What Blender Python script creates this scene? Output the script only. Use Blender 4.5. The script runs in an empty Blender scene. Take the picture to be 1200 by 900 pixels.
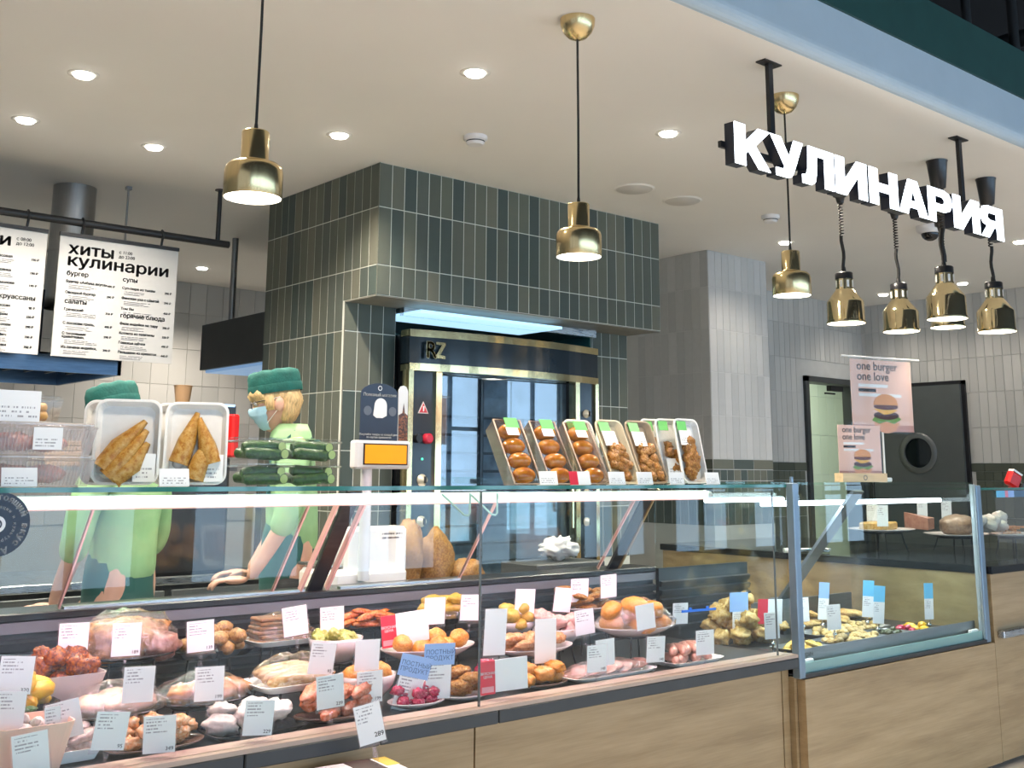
import bpy, bmesh, math, random
from mathutils import Vector, Matrix, Euler, noise
from mathutils.geometry import interpolate_bezier, delaunay_2d_cdt
rnd = random.Random(7)
PI = math.pi
sc = bpy.context.scene
COL = sc.collection

# ------------------------------------------------------------------ camera
yaw, pit, rol = math.radians(40.5628), math.radians(10.4804), math.radians(0.3293)
fw = Vector((math.sin(yaw) * math.cos(pit), math.cos(yaw) * math.cos(pit), math.sin(pit)))
rt = Vector((math.cos(yaw), -math.sin(yaw), 0.0))
up = rt.cross(fw)
r2 = math.cos(rol) * rt + math.sin(rol) * up
u2 = -math.sin(rol) * rt + math.cos(rol) * up
cam_d = bpy.data.cameras.new('camera')
cam = bpy.data.objects.new('camera', cam_d)
COL.objects.link(cam)
cam_d.sensor_fit = 'HORIZONTAL'
cam_d.sensor_width = 36.0
cam_d.lens = 1284.8 / 1200 * 36.0
cam_d.shift_y = (316.34 - 450) / 1200
cam_d.clip_start = 0.05
mw = Matrix((r2, u2, -fw)).transposed().to_4x4()
mw.translation = (0, 0, 1.42)
cam.matrix_world = mw
sc.camera = cam

# ------------------------------------------------------------------ world, exposure
w = bpy.data.worlds.new('world')
sc.world = w
w.use_nodes = True
bg = w.node_tree.nodes['Background']
bg.inputs[0].default_value = (0.80, 0.88, 1.0, 1)
bg.inputs[1].default_value = 0.55
sc.view_settings.view_transform = 'Standard'
sc.view_settings.look = 'None'
sc.view_settings.exposure = 0.25
sc.view_settings.gamma = 1.0
sc.view_settings.use_curve_mapping = False
sc.cycles.use_denoising = True
sc.cycles.max_bounces = 10
sc.cycles.transparent_max_bounces = 24
sc.cycles.diffuse_bounces = 5
sc.cycles.glossy_bounces = 4
sc.cycles.sample_clamp_indirect = 6.0
sc.cycles.caustics_reflective = False
sc.cycles.caustics_refractive = False

# light levels (the lamps are built with their fittings further down)
DAY = 5.0             # daylight in the tall windows of the hall
DOWN_W = 85.0         # recessed downlights
PEND_W = 30.0         # brass pendants
HEAT_W = 13.0         # heat lamps
CASE_W = 6.5         # pinkish tubes of the meat case, per section
CASE2_W = 6.0        # cool tubes of the second case
HALL_W = 230.0        # added hall spots, bouncing light off the floor
WARM = (1.0, 0.84, 0.66)
WARM2 = (1.0, 0.89, 0.76)

def lamp(name, kind, loc, watts, color, rot=(0, 0, 0), size=0.1, sy=None, spot=120, blend=0.6, parent=None):
    d = bpy.data.lights.new(name, kind)
    d.energy = watts
    d.color = color
    if kind == 'AREA':
        d.size = size
        if sy:
            d.shape = 'RECTANGLE'
            d.size_y = sy
    elif kind == 'SPOT':
        d.spot_size = math.radians(spot)
        d.spot_blend = blend
        d.shadow_soft_size = size
    else:
        d.shadow_soft_size = size
    o = bpy.data.objects.new(name, d)
    COL.objects.link(o)
    o.location = loc
    o.rotation_euler = rot
    o.parent = parent
    return o

for hx in (-2.0, 0.5, 3.0, 5.5, 8.0):
    for hy in (-2.6, -0.2):
        lamp('hall_bounce_spot', 'SPOT', (hx, hy, 4.7), HALL_W, (1.0, 0.88, 0.78), size=0.15, spot=78, blend=0.4)  # added unseen spots: the lit hall floor brightens the shop ceiling

# ------------------------------------------------------------------ materials
MATS = {}
def nodes(name):
    m = bpy.data.materials.new(name)
    m.use_nodes = True
    nt = m.node_tree
    p = nt.nodes['Principled BSDF']
    MATS[name] = m
    return m, nt, p
def ramp(nt, fac, stops):
    r = nt.nodes.new('ShaderNodeValToRGB')
    el = r.color_ramp.elements
    while len(el) < len(stops):
        el.new(0.5)
    for e, (pos, c) in zip(el, stops):
        e.position = pos
        e.color = (*c, 1)
    nt.links.new(fac, r.inputs[0])
    return r.outputs[0]
def mth(nt, op, a, b=None):
    n = nt.nodes.new('ShaderNodeMath')
    n.operation = op
    for i, v in enumerate((a, b)):
        if v is None:
            continue
        if isinstance(v, (int, float)):
            n.inputs[i].default_value = v
        else:
            nt.links.new(v, n.inputs[i])
    return n.outputs[0]
def noise_node(nt, scale, detail=3, coord='Object', stretch=None, rough=0.55):
    tc = nt.nodes.new('ShaderNodeTexCoord')
    src = tc.outputs[coord]
    if stretch:
        mp = nt.nodes.new('ShaderNodeMapping')
        mp.inputs['Scale'].default_value = stretch
        nt.links.new(src, mp.inputs[0])
        src = mp.outputs[0]
    n = nt.nodes.new('ShaderNodeTexNoise')
    n.inputs['Scale'].default_value = scale
    n.inputs['Detail'].default_value = detail
    n.inputs['Roughness'].default_value = rough
    nt.links.new(src, n.inputs['Vector'])
    return n.outputs['Fac']
def bump(nt, p, fac, strength, dist=0.01):
    b = nt.nodes.new('ShaderNodeBump')
    b.inputs['Strength'].default_value = strength
    b.inputs['Distance'].default_value = dist
    nt.links.new(fac, b.inputs['Height'])
    nt.links.new(b.outputs[0], p.inputs['Normal'])
def M(name, c, rough=0.5, metal=0.0, var=0.06, scale=8.0, bmp=0.0, emit=None, es=0.0, coat=0.0, spec=None, stretch=None, sss=0.0):
    if name in MATS:
        return MATS[name]
    m, nt, p = nodes(name)
    p.inputs['Roughness'].default_value = rough
    p.inputs['Metallic'].default_value = metal
    p.inputs['Coat Weight'].default_value = coat
    if spec is not None:
        p.inputs['Specular IOR Level'].default_value = spec
    lo = tuple(max(0, x * (1 - var)) for x in c)
    hi = tuple(min(1, x * (1 + var)) for x in c)
    n = noise_node(nt, scale, stretch=stretch)
    nt.links.new(ramp(nt, n, [(0.3, lo), (0.7, hi)]), p.inputs['Base Color'])
    if bmp:
        bump(nt, p, n, bmp)
    if emit:
        p.inputs['Emission Color'].default_value = (*emit, 1)
        p.inputs['Emission Strength'].default_value = es
    if sss:
        p.inputs['Subsurface Weight'].default_value = sss
        p.inputs['Subsurface Radius'].default_value = (0.01, 0.005, 0.003)
    return m
def food(name, cols, scale=30, rough=0.35, bmp=0.5, dist=0.006, coat=0.15):
    if name in MATS:
        return MATS[name]
    m, nt, p = nodes(name)
    n = noise_node(nt, scale * 2.6, 5, rough=0.7)
    k = len(cols)
    def rich(c):
        g = sum(c) / 3
        return tuple(min(1, max(0, (g + (v - g) * 1.28) * 0.68)) for v in c)
    cols = [rich(c) for c in cols]
    nt.links.new(ramp(nt, n, [(0.38 + 0.24 * i / max(1, k - 1), c) for i, c in enumerate(cols)]), p.inputs['Base Color'])
    p.inputs['Roughness'].default_value = rough
    p.inputs['Coat Weight'].default_value = coat
    p.inputs['Coat Roughness'].default_value = 0.15
    bump(nt, p, n, bmp, dist)
    return m
def per_object(name, cols, rough=0.4, spec=0.5, fine=0.05):
    """one shade per piece, taken at random from the given colours"""
    m, nt, p = nodes(name)
    oi = nt.nodes.new('ShaderNodeObjectInfo')
    r = nt.nodes.new('ShaderNodeValToRGB')
    r.color_ramp.interpolation = 'CONSTANT'
    el = r.color_ramp.elements
    while len(el) < len(cols):
        el.new(0.5)
    for i, c in enumerate(cols):
        el[i].position = i / len(cols)
        el[i].color = (*c, 1)
    nt.links.new(oi.outputs['Random'], r.inputs[0])
    n = noise_node(nt, 25)
    mx = nt.nodes.new('ShaderNodeMixRGB')
    mx.blend_type = 'MULTIPLY'
    mx.inputs[0].default_value = 1.0
    nt.links.new(r.outputs[0], mx.inputs[1])
    nt.links.new(ramp(nt, n, [(0.3, (1 - fine,) * 3), (0.7, (1, 1, 1))]), mx.inputs[2])
    nt.links.new(mx.outputs[0], p.inputs['Base Color'])
    p.inputs['Roughness'].default_value = rough
    p.inputs['Specular IOR Level'].default_value = spec
    return m
def glass(name, tint=(0.97, 0.99, 0.98), f0=0.035, rough=0.0, haze=0.0, gain=0.9, white=(1, 1, 1), crinkle=0.0):
    """clear pane: see-through with a reflection that grows towards grazing angles"""
    m = bpy.data.materials.new(name)
    m.use_nodes = True
    MATS[name] = m
    nt = m.node_tree
    for n in list(nt.nodes):
        nt.nodes.remove(n)
    out = nt.nodes.new('ShaderNodeOutputMaterial')
    tr = nt.nodes.new('ShaderNodeBsdfTransparent')
    tr.inputs[0].default_value = (*tint, 1)
    gl = nt.nodes.new('ShaderNodeBsdfGlossy')
    gl.inputs['Roughness'].default_value = rough
    gl.inputs['Color'].default_value = (*white, 1)
    if crinkle:
        bp = nt.nodes.new('ShaderNodeBump')
        bp.inputs['Strength'].default_value = crinkle
        bp.inputs['Distance'].default_value = 0.01
        nt.links.new(noise_node(nt, 55, 3), bp.inputs['Height'])
        nt.links.new(bp.outputs[0], gl.inputs['Normal'])
    lw = nt.nodes.new('ShaderNodeLayerWeight')
    lw.inputs[0].default_value = 0.5
    f = mth(nt, 'POWER', lw.outputs['Facing'], 5.0)
    f = mth(nt, 'ADD', mth(nt, 'MULTIPLY', f, gain), f0)
    mx = nt.nodes.new('ShaderNodeMixShader')
    nt.links.new(f, mx.inputs[0])
    nt.links.new(tr.outputs[0], mx.inputs[1])
    nt.links.new(gl.outputs[0], mx.inputs[2])
    last = mx.outputs[0]
    if haze:
        df = nt.nodes.new('ShaderNodeBsdfDiffuse')
        df.inputs[0].default_value = (0.9, 0.9, 0.9, 1)
        m2 = nt.nodes.new('ShaderNodeMixShader')
        m2.inputs[0].default_value = haze
        nt.links.new(last, m2.inputs[1])
        nt.links.new(df.outputs[0], m2.inputs[2])
        last = m2.outputs[0]
    nt.links.new(last, out.inputs[0])
    return m
def emitter(name, c, s):
    m, nt, p = nodes(name)
    p.inputs['Base Color'].default_value = (*c, 1)
    p.inputs['Emission Color'].default_value = (*c, 1)
    p.inputs['Emission Strength'].default_value = s
    return m
def wood(name, c1, c2, c3):
    m, nt, p = nodes(name)
    n = noise_node(nt, 1.6, 6, stretch=(0.9, 3, 9), rough=0.6)
    n2 = noise_node(nt, 9, 3, stretch=(0.6, 6, 22))
    mixf = mth(nt, 'ADD', mth(nt, 'MULTIPLY', n, 0.75), mth(nt, 'MULTIPLY', n2, 0.25))
    nt.links.new(ramp(nt, mixf, [(0.35, c1), (0.5, c2), (0.65, c3)]), p.inputs['Base Color'])
    p.inputs['Roughness'].default_value = 0.38
    bump(nt, p, n2, 0.05, 0.003)
    return m
def brushed(name, c, rough=0.22, streak=(1, 1, 40), var=0.18):
    m, nt, p = nodes(name)
    n = noise_node(nt, 12, 4, stretch=streak)
    lo = tuple(x * (1 - var) for x in c)
    nt.links.new(ramp(nt, n, [(0.3, lo), (0.7, c)]), p.inputs['Base Color'])
    p.inputs['Metallic'].default_value = 1.0
    nt.links.new(mth(nt, 'ADD', mth(nt, 'MULTIPLY', n, 0.12), rough - 0.06), p.inputs['Roughness'])
    return m
def printed(name, paper=(0.9, 0.9, 0.9), ink=(0.38, 0.37, 0.39), rows=11.0, z0=0.55, z1=0.93, xlim=0.75, dens=0.55, emit=0.0):
    """paper with lines of small print, too small to read; rows fill z0..z1 of the sheet's height"""
    m, nt, p = nodes(name)
    tc = nt.nodes.new('ShaderNodeTexCoord')
    sp = nt.nodes.new('ShaderNodeSeparateXYZ')
    nt.links.new(tc.outputs['Generated'], sp.inputs[0])
    oi = nt.nodes.new('ShaderNodeObjectInfo')
    x, z = sp.outputs[0], sp.outputs[2]
    zr = mth(nt, 'MULTIPLY', z, rows)
    inrow = mth(nt, 'LESS_THAN', mth(nt, 'FRACT', zr), 0.42)
    rowid = mth(nt, 'FLOOR', zr)
    cmb = nt.nodes.new('ShaderNodeCombineXYZ')
    nt.links.new(mth(nt, 'MULTIPLY', x, 22.0), cmb.inputs[0])
    nt.links.new(mth(nt, 'MULTIPLY', rowid, 7.3), cmb.inputs[1])
    nt.links.new(mth(nt, 'MULTIPLY', oi.outputs['Random'], 50.0), cmb.inputs[2])
    nz = nt.nodes.new('ShaderNodeTexNoise')
    nz.inputs['Scale'].default_value = 1.0
    nz.inputs['Detail'].default_value = 1.0
    nt.links.new(cmb.outputs[0], nz.inputs['Vector'])
    word = mth(nt, 'LESS_THAN', nz.outputs['Fac'], dens)
    wn = nt.nodes.new('ShaderNodeTexWhiteNoise')
    wn.noise_dimensions = '2D'
    c2 = nt.nodes.new('ShaderNodeCombineXYZ')
    nt.links.new(rowid, c2.inputs[0])
    nt.links.new(oi.outputs['Random'], c2.inputs[1])
    nt.links.new(c2.outputs[0], wn.inputs['Vector'])
    lim = mth(nt, 'ADD', mth(nt, 'MULTIPLY', wn.outputs['Value'], 0.35), xlim - 0.35)
    ok = mth(nt, 'MULTIPLY', mth(nt, 'LESS_THAN', x, lim), mth(nt, 'GREATER_THAN', x, 0.08))
    ok = mth(nt, 'MULTIPLY', ok, mth(nt, 'MULTIPLY', mth(nt, 'GREATER_THAN', z, z0), mth(nt, 'LESS_THAN', z, z1)))
    k = mth(nt, 'MULTIPLY', mth(nt, 'MULTIPLY', inrow, word), ok)
    mx = nt.nodes.new('ShaderNodeMixRGB')
    mx.inputs[1].default_value = (*paper, 1)
    mx.inputs[2].default_value = (*ink, 1)
    nt.links.new(k, mx.inputs[0])
    nt.links.new(mx.outputs[0], p.inputs['Base Color'])
    p.inputs['Roughness'].default_value = 0.55
    return m

GL = glass('clear_glass')
GLG = glass('case_glass', tint=(0.95, 0.98, 0.975), f0=0.017)
GLT = glass('tinted_shelf_glass', tint=(0.86, 0.95, 0.92), f0=0.05)
GLEDGE = M('green_glass_edge', (0.02, 0.16, 0.13), 0.1, var=0.2, scale=5, coat=0.5)
PLAST = glass('clear_plastic', tint=(0.97, 0.97, 0.97), f0=0.03, rough=0.06, haze=0.005)
PLASTP = glass('pinkish_clear_plastic', tint=(0.95, 0.91, 0.90), f0=0.06, rough=0.12, haze=0.16)
FILM = glass('cling_film', tint=(0.97, 0.97, 0.97), f0=0.11, rough=0.04, haze=0.006, crinkle=1.0)
FILM2 = glass('tray_film', tint=(0.98, 0.98, 0.98), f0=0.025, rough=0.06)
ACRY = glass('clear_acrylic', tint=(0.98, 0.96, 0.98), f0=0.04, rough=0.02, haze=0.03)
SLEEVE = glass('poster_sleeve', tint=(0.98, 0.98, 0.98), f0=0.005, rough=0.03)
WHITE = M('white_plastic', (0.82, 0.82, 0.80), 0.35, var=0.03)
FOAM = M('white_foam', (0.86, 0.86, 0.84), 0.6, var=0.03, scale=60, bmp=0.05)
BLACK = M('black_metal', (0.012, 0.012, 0.014), 0.4, var=0.2)
BLACKP = M('black_plastic', (0.015, 0.015, 0.017), 0.3, var=0.2)
DSTEEL = M('dark_steel', (0.055, 0.06, 0.065), 0.32, metal=0.6, var=0.15, stretch=(1, 8, 8))
STEEL = brushed('brushed_steel', (0.55, 0.56, 0.57), 0.28, (1, 20, 20))
STEELD = brushed('dull_steel', (0.30, 0.31, 0.32), 0.35, (1, 20, 20))
BRASS = brushed('brushed_brass', (0.76, 0.60, 0.32), 0.22, (22, 22, 0.6))
BRASSP = brushed('polished_brass', (0.84, 0.70, 0.42), 0.11, (10, 10, 0.5), 0.08)
GOLD = brushed('gold_trim', (0.85, 0.70, 0.38), 0.14, (3, 3, 3), 0.12)
CHROME = M('chrome', (0.75, 0.75, 0.76), 0.08, metal=1.0, var=0.03)
INK = M('black_ink', (0.02, 0.02, 0.022), 0.6, var=0.1)
INKG = M('grey_ink', (0.16, 0.16, 0.17), 0.6, var=0.1)
INKW = M('white_ink', (0.85, 0.85, 0.85), 0.5, var=0.03)
PAPER = printed('price_paper')
PLAIN = M('plain_paper', (0.9, 0.9, 0.9), 0.55, var=0.02)
LABELP = printed('barcode_label', rows=7, z0=0.08, z1=0.55, xlim=0.98, dens=0.5)
RED = M('red_card', (0.72, 0.02, 0.05), 0.45, var=0.06)
BLUEC = M('blue_card', (0.32, 0.50, 0.85), 0.5, var=0.05)
SKYC = M('sky_blue_card', (0.16, 0.55, 0.85), 0.5, var=0.05)
OAK = wood('pale_oak', (0.27, 0.18, 0.088), (0.355, 0.248, 0.13), (0.42, 0.30, 0.168))

# ------------------------------------------------------------------ mesh helpers
class B:
    def __init__(s):
        s.v, s.f, s.sm = [], [], []
    def add(s, vs, fs, smooth=False):
        o = len(s.v)
        s.v += [tuple(v) for v in vs]
        s.f += [tuple(i + o for i in f) for f in fs]
        s.sm += [smooth] * len(fs)
        return s
    def box(s, x0, x1, y0, y1, z0, z1, mat=None, ch=0.0):
        if ch > 0:
            c = min(ch, (x1 - x0) / 2.2, (z1 - z0) / 2.2, (y1 - y0) / 2.2)
            vs, fs = [], []
            bm = bmesh.new()
            bmesh.ops.create_cube(bm, size=1)
            for v in bm.verts:
                v.co = Vector(((x0 + x1) / 2 + v.co.x * (x1 - x0), (y0 + y1) / 2 + v.co.y * (y1 - y0), (z0 + z1) / 2 + v.co.z * (z1 - z0)))
            bmesh.ops.bevel(bm, geom=list(bm.edges), offset=c, segments=1, affect='EDGES')
            bm.verts.index_update()
            vs = [v.co.copy() for v in bm.verts]
            fs = [[v.index for v in f.verts] for f in bm.faces]
            bm.free()
        else:
            vs = [Vector((x, y, z)) for x in (x0, x1) for y in (y0, y1) for z in (z0, z1)]
            fs = [(0, 1, 3, 2), (4, 6, 7, 5), (0, 4, 5, 1), (2, 3, 7, 6), (0, 2, 6, 4), (1, 5, 7, 3)]
        if mat is not None:
            vs = [mat @ v for v in vs]
        return s.add(vs, fs)
    def cbox(s, c, d, rot=(0, 0, 0), ch=0.0):
        m = Matrix.Translation(c) @ Euler(rot).to_matrix().to_4x4()
        return s.box(-d[0] / 2, d[0] / 2, -d[1] / 2, d[1] / 2, -d[2] / 2, d[2] / 2, m, ch)
    def lathe(s, prof, seg=24, c=(0, 0, 0), cap=True, mat=None):
        vs, fs = [], []
        for r, z in prof:
            for k in range(seg):
                a = 2 * PI * k / seg
                vs.append(Vector((c[0] + r * math.cos(a), c[1] + r * math.sin(a), c[2] + z)))
        for i in range(len(prof) - 1):
            for k in range(seg):
                a, b = i * seg + k, i * seg + (k + 1) % seg
                fs.append((a, b, b + seg, a + seg))
        if mat is not None:
            vs = [mat @ v for v in vs]
        s.add(vs, fs, True)
        if cap:
            n = len(prof)
            s.add([vs[k] for k in range(seg)], [tuple(range(seg))[::-1]])
            s.add([vs[(n - 1) * seg + k] for k in range(seg)], [tuple(range(seg))])
        return s
    def cyl(s, p0, p1, r, r1=None, seg=12):
        p0, p1 = Vector(p0), Vector(p1)
        d = p1 - p0
        m = Matrix.Translation(p0) @ d.to_track_quat('Z', 'Y').to_matrix().to_4x4()
        return s.lathe([(r, 0), (r if r1 is None else r1, d.length)], seg, mat=m)
    def tube(s, pts, r, seg=8, cap=True):
        pts = [Vector(p) for p in pts]
        vs, fs = [], []
        n = len(pts)
        t0 = (pts[1] - pts[0]).normalized()
        ref = Vector((0, 0, 1)) if abs(t0.z) < 0.9 else Vector((1, 0, 0))
        for i, p in enumerate(pts):
            t = (pts[min(i + 1, n - 1)] - pts[max(i - 1, 0)]).normalized()
            ref = (ref - t * ref.dot(t))
            if ref.length < 1e-6:
                ref = t.orthogonal()
            ref.normalize()
            b = t.cross(ref)
            rr = r[i] if isinstance(r, (list, tuple)) else r
            for k in range(seg):
                a = 2 * PI * k / seg
                vs.append(p + (ref * math.cos(a) + b * math.sin(a)) * rr)
        for i in range(n - 1):
            for k in range(seg):
                a, b = i * seg + k, i * seg + (k + 1) % seg
                fs.append((a, b, b + seg, a + seg))
        s.add(vs, fs, True)
        if cap:
            s.add(vs[:seg], [tuple(range(seg))[::-1]])
            s.add(vs[-seg:], [tuple(range(seg))])
        return s
    def prism(s, poly, y0, y1):
        """polygon in x,z pushed from y0 to y1"""
        n = len(poly)
        vs = [Vector((x, y0, z)) for x, z in poly] + [Vector((x, y1, z)) for x, z in poly]
        bm = bmesh.new()
        bv = [bm.verts.new(v) for v in vs[:n]]
        bm.faces.new(bv)
        bm.normal_update()
        tri = bmesh.ops.triangulate(bm, faces=bm.faces[:])
        bm.verts.index_update()
        tf = [[v.index for v in f.verts] for f in bm.faces]
        bm.free()
        s.add(vs, [tuple(t) for t in tf] + [tuple(i + n for i in t[::-1]) for t in tf] + [(i, (i + 1) % n, (i + 1) % n + n, i + n) for i in range(n)])
        return s
    def ball(s, c, r, seg=14, rings=9, mat=None, lump=0.0, freq=3.0, seed=0):
        r = (r, r, r) if isinstance(r, (int, float)) else r
        vs, fs = [], []
        off = Vector((seed * 3.7, seed * 1.3, seed * 2.1))
        for i in range(rings + 1):
            th = PI * i / rings
            for k in range(seg):
                a = 2 * PI * k / seg
                u = Vector((math.sin(th) * math.cos(a), math.sin(th) * math.sin(a), math.cos(th)))
                g = 1 + (lump * (noise.noise(u * freq + off) + 0.35 * noise.noise(u * freq * 3.1 + off)) if lump else 0)
                p = Vector((u.x * r[0] * g, u.y * r[1] * g, u.z * r[2] * g))
                if mat is not None:
                    p = mat @ p
                vs.append(p + Vector(c))
        for i in range(rings):
            for k in range(seg):
                a, b = i * seg + k, i * seg + (k + 1) % seg
                if i == 0:
                    fs.append((a, a + seg, b + seg))
                elif i == rings - 1:
                    fs.append((a, a + seg, b))
                else:
                    fs.append((a, a + seg, b + seg, b))
        return s.add(vs, fs, True)
    def mesh(s, name):
        me = bpy.data.meshes.new(name)
        me.from_pydata(s.v, [], s.f)
        me.polygons.foreach_set('use_smooth', s.sm)
        me.update()
        bm = bmesh.new()
        bm.from_mesh(me)
        bmesh.ops.recalc_face_normals(bm, faces=bm.faces[:])
        bm.to_mesh(me)
        bm.free()
        return me
def put(name, b, mat, parent=None, loc=(0, 0, 0), rot=(0, 0, 0), mesh=None):
    me = mesh if mesh is not None else b.mesh(name)
    if not me.materials:
        me.materials.append(mat)
    o = bpy.data.objects.new(name, me)
    COL.objects.link(o)
    o.location = loc
    o.rotation_euler = rot
    o.parent = parent
    return o
def tag(o, label=None, cat=None, group=None, kind=None):
    for k, v in (('label', label), ('category', cat), ('group', group), ('kind', kind)):
        if v:
            o[k] = v
    return o
def thing(name, label, cat, loc=(0, 0, 0), rot=(0, 0, 0), group=None):
    o = bpy.data.objects.new(name, None)
    o.empty_display_size = 0.05
    COL.objects.link(o)
    o.location = loc
    o.rotation_euler = rot
    return tag(o, label, cat, group, 'thing')
def struct(name, b, mat, parent=None, label=None):
    o = put(name, b, mat, parent)
    if parent is None:
        o['kind'] = 'structure'
        tag(o, label or STRUCT_LABELS.get(name, name.replace('_', ' ') + ' of the shop'), 'structure')
    return o
STRUCT_LABELS = {}
def copy_tree(o, parent=None):
    c = o.copy()
    COL.objects.link(c)
    c.parent = parent
    for ch in list(o.children):
        copy_tree(ch, c)
    return c
_TXT = {}
def text_data(body, size=0.05, bold=0.0, align='LEFT', line=1.0, sx=1.0):
    """flat letters in the x,z plane facing -y, as vertex and face lists"""
    key = (body, size, bold, align, line, sx)
    if key in _TXT:
        return _TXT[key]
    cu = bpy.data.curves.new('lettering', 'FONT')
    cu.body = body
    cu.size = size
    cu.align_x = align
    cu.space_line = line
    o = bpy.data.objects.new('lettering', cu)
    COL.objects.link(o)
    bpy.context.view_layer.update()
    dg = bpy.context.evaluated_depsgraph_get()
    ev = o.evaluated_get(dg)
    oc = ev.to_curve(dg)
    loops = []
    for sp in oc.splines:
        bp = sp.bezier_points
        pts = []
        for q in range(len(bp)):
            a, c = bp[q], bp[(q + 1) % len(bp)]
            straight = (a.handle_right - a.co).cross(c.co - a.co).length < 1e-9 and (c.handle_left - c.co).cross(c.co - a.co).length < 1e-9
            seg = [a.co, c.co] if straight else interpolate_bezier(a.co, a.handle_right, c.handle_left, c.co, 4)
            pts += [Vector((v[0], v[1], 0)) for v in seg[:-1]]
        if len(pts) > 2:
            loops.append(pts)
    ev.to_curve_clear()
    bpy.data.objects.remove(o)
    bpy.data.curves.remove(cu)
    # glyph outlines may overlap or cross themselves: triangulate each glyph and keep what has a winding number
    groups = []
    for L in loops:
        bb = [min(v.x for v in L), max(v.x for v in L), min(v.y for v in L), max(v.y for v in L)]
        hit = [g for g in groups if g[0][0] <= bb[1] and bb[0] <= g[0][1] and g[0][2] <= bb[3] and bb[2] <= g[0][3]]
        new = [bb, [L]]
        for g in hit:
            groups.remove(g)
            new = [[min(new[0][0], g[0][0]), max(new[0][1], g[0][1]), min(new[0][2], g[0][2]), max(new[0][3], g[0][3])], new[1] + g[1]]
        groups.append(new)
    vs, fs = [], []
    for _, Ls in groups:
        pv, pe = [], []
        for L in Ls:
            n0 = len(pv)
            pv += [Vector((v.x, v.y)) for v in L]
            pe += [(n0 + q, n0 + (q + 1) % len(L)) for q in range(len(L))]
        ov, _e, of, *_r = delaunay_2d_cdt(pv, pe, [], 0, 1e-7)
        n0 = len(vs)
        keep = []
        for f_ in of:
            cx = sum(ov[q].x for q in f_) / 3
            cy = sum(ov[q].y for q in f_) / 3
            wn = 0
            for a, c in pe:
                A_, C_ = pv[a], pv[c]
                if (A_.y <= cy) != (C_.y <= cy):
                    xi = A_.x + (cy - A_.y) * (C_.x - A_.x) / (C_.y - A_.y)
                    if xi > cx:
                        wn += 1 if C_.y > A_.y else -1
            if wn:
                keep.append(tuple(n0 + q for q in f_))
        vs += [Vector((v.x * sx, 0, v.y)) for v in ov]
        fs += keep
    if bold:
        v0, f0 = list(vs), list(fs)
        for (dx, dz) in ((bold, 0), (-bold, 0), (0, bold * 0.6), (0, -bold * 0.6)):
            n0 = len(vs)
            vs += [v + Vector((dx, 0, dz)) for v in v0]
            fs += [tuple(n0 + k for k in t3) for t3 in f0]
    _TXT[key] = (vs, fs)
    return vs, fs
def letters(b, body, x, y, z, size, bold=0.0, align='LEFT', line=1.0, sx=1.0, mat=None):
    vs, fs = text_data(body, size, bold, align, line, sx)
    vs = [v + Vector((x, y, z)) for v in vs]
    if mat is not None:
        vs = [mat @ v for v in vs]
    return b.add(vs, fs)
# ================================================================== the setting
STRUCT_LABELS.update({
    'floor': 'pale beige stone floor in front of and behind the counters',
    'ceiling': 'smooth off white plasterboard ceiling with recessed downlights',
    'trim_1': 'pale painted fascia along the front edge of the ceiling',
    'trim_2': 'dark green band above the pale ceiling fascia',
    'wall_oven': 'dark green tiled housing around the grill oven',
    'wall_pillar': 'grey tiled pillar beside the green tiled housing',
    'wall_back': 'grey tiled back wall with the open doorway',
    'wall_right': 'grey tiled side wall with the dark swing door',
    'wall_kitchen': 'plain grey tiled wall at the far end of the kitchen',
    'wall_hall': 'hall wall with tall windows facing the counters',
    'ceiling_void': 'black open ceiling above the green band',
    'door_1': 'dark framed doorway to the bright tiled back room',
    'door_2': 'dark grey swing door with round porthole',
})
CEIL = 3.035
plaster = M('ceiling_plaster', (0.80, 0.78, 0.745), 0.75, var=0.02, scale=1.2)
stone = M('beige_stone', (0.74, 0.68, 0.60), 0.35, var=0.08, scale=3)
struct('floor', B().box(-6, 24, -6.2, 10, -0.1, 0.0), stone)
struct('ceiling', B().box(-4, 10.5, 2.36, 10, CEIL, CEIL + 0.12), plaster)
fas = M('fascia_paint', (0.40, 0.49, 0.56), 0.6, var=0.02)
prof = [(2.36, CEIL + 0.001)] + [(2.36 - 0.05 * math.sin(a), CEIL + 0.05 - 0.05 * math.cos(a)) for a in [k * PI / 12 for k in range(1, 7)]] + [(2.31, 3.265), (2.36, 3.265)]
b = B()
n = len(prof)
b.add([(-4, y, z) for y, z in prof] + [(10.5, y, z) for y, z in prof], [(i, (i + 1) % n, (i + 1) % n + n, i + n) for i in range(n)] + [tuple(range(n)), tuple(range(n, 2 * n))])
struct('trim_1', b, fas)
struct('trim_2', B().box(-4, 10.5, 2.30, 2.36, 3.266, 3.52), M('dark_green_paint', (0.012, 0.055, 0.05), 0.5, var=0.1))
void = M('void_black', (0.012, 0.013, 0.016), 0.8)
struct('ceiling_void', B().box(-6, 24, -6.2, 10, 4.8, 4.9), void)
cond = M('conduit_black', (0.006, 0.007, 0.008), 0.6)
for i, (p0, p1, r) in enumerate([((5.2, 2.9, 4.0), (9.5, 2.9, 4.0), 0.05), ((5.6, 2.7, 3.5), (5.6, 2.7, 4.8), 0.025), ((6.4, 2.8, 3.5), (6.4, 2.8, 4.8), 0.03),
                                 ((7.1, 2.6, 4.3), (7.1, 6.0, 4.3), 0.06), ((5.0, 3.6, 4.35), (10, 3.6, 4.35), 0.06), ((7.6, 2.75, 3.45), (7.6, 2.75, 4.8), 0.03)]):
    tag(put('conduit_pipe', B().cyl(p0, p1, r), cond), 'black pipe running through the dark ceiling void', 'pipe', 'pipes in the ceiling void')

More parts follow.
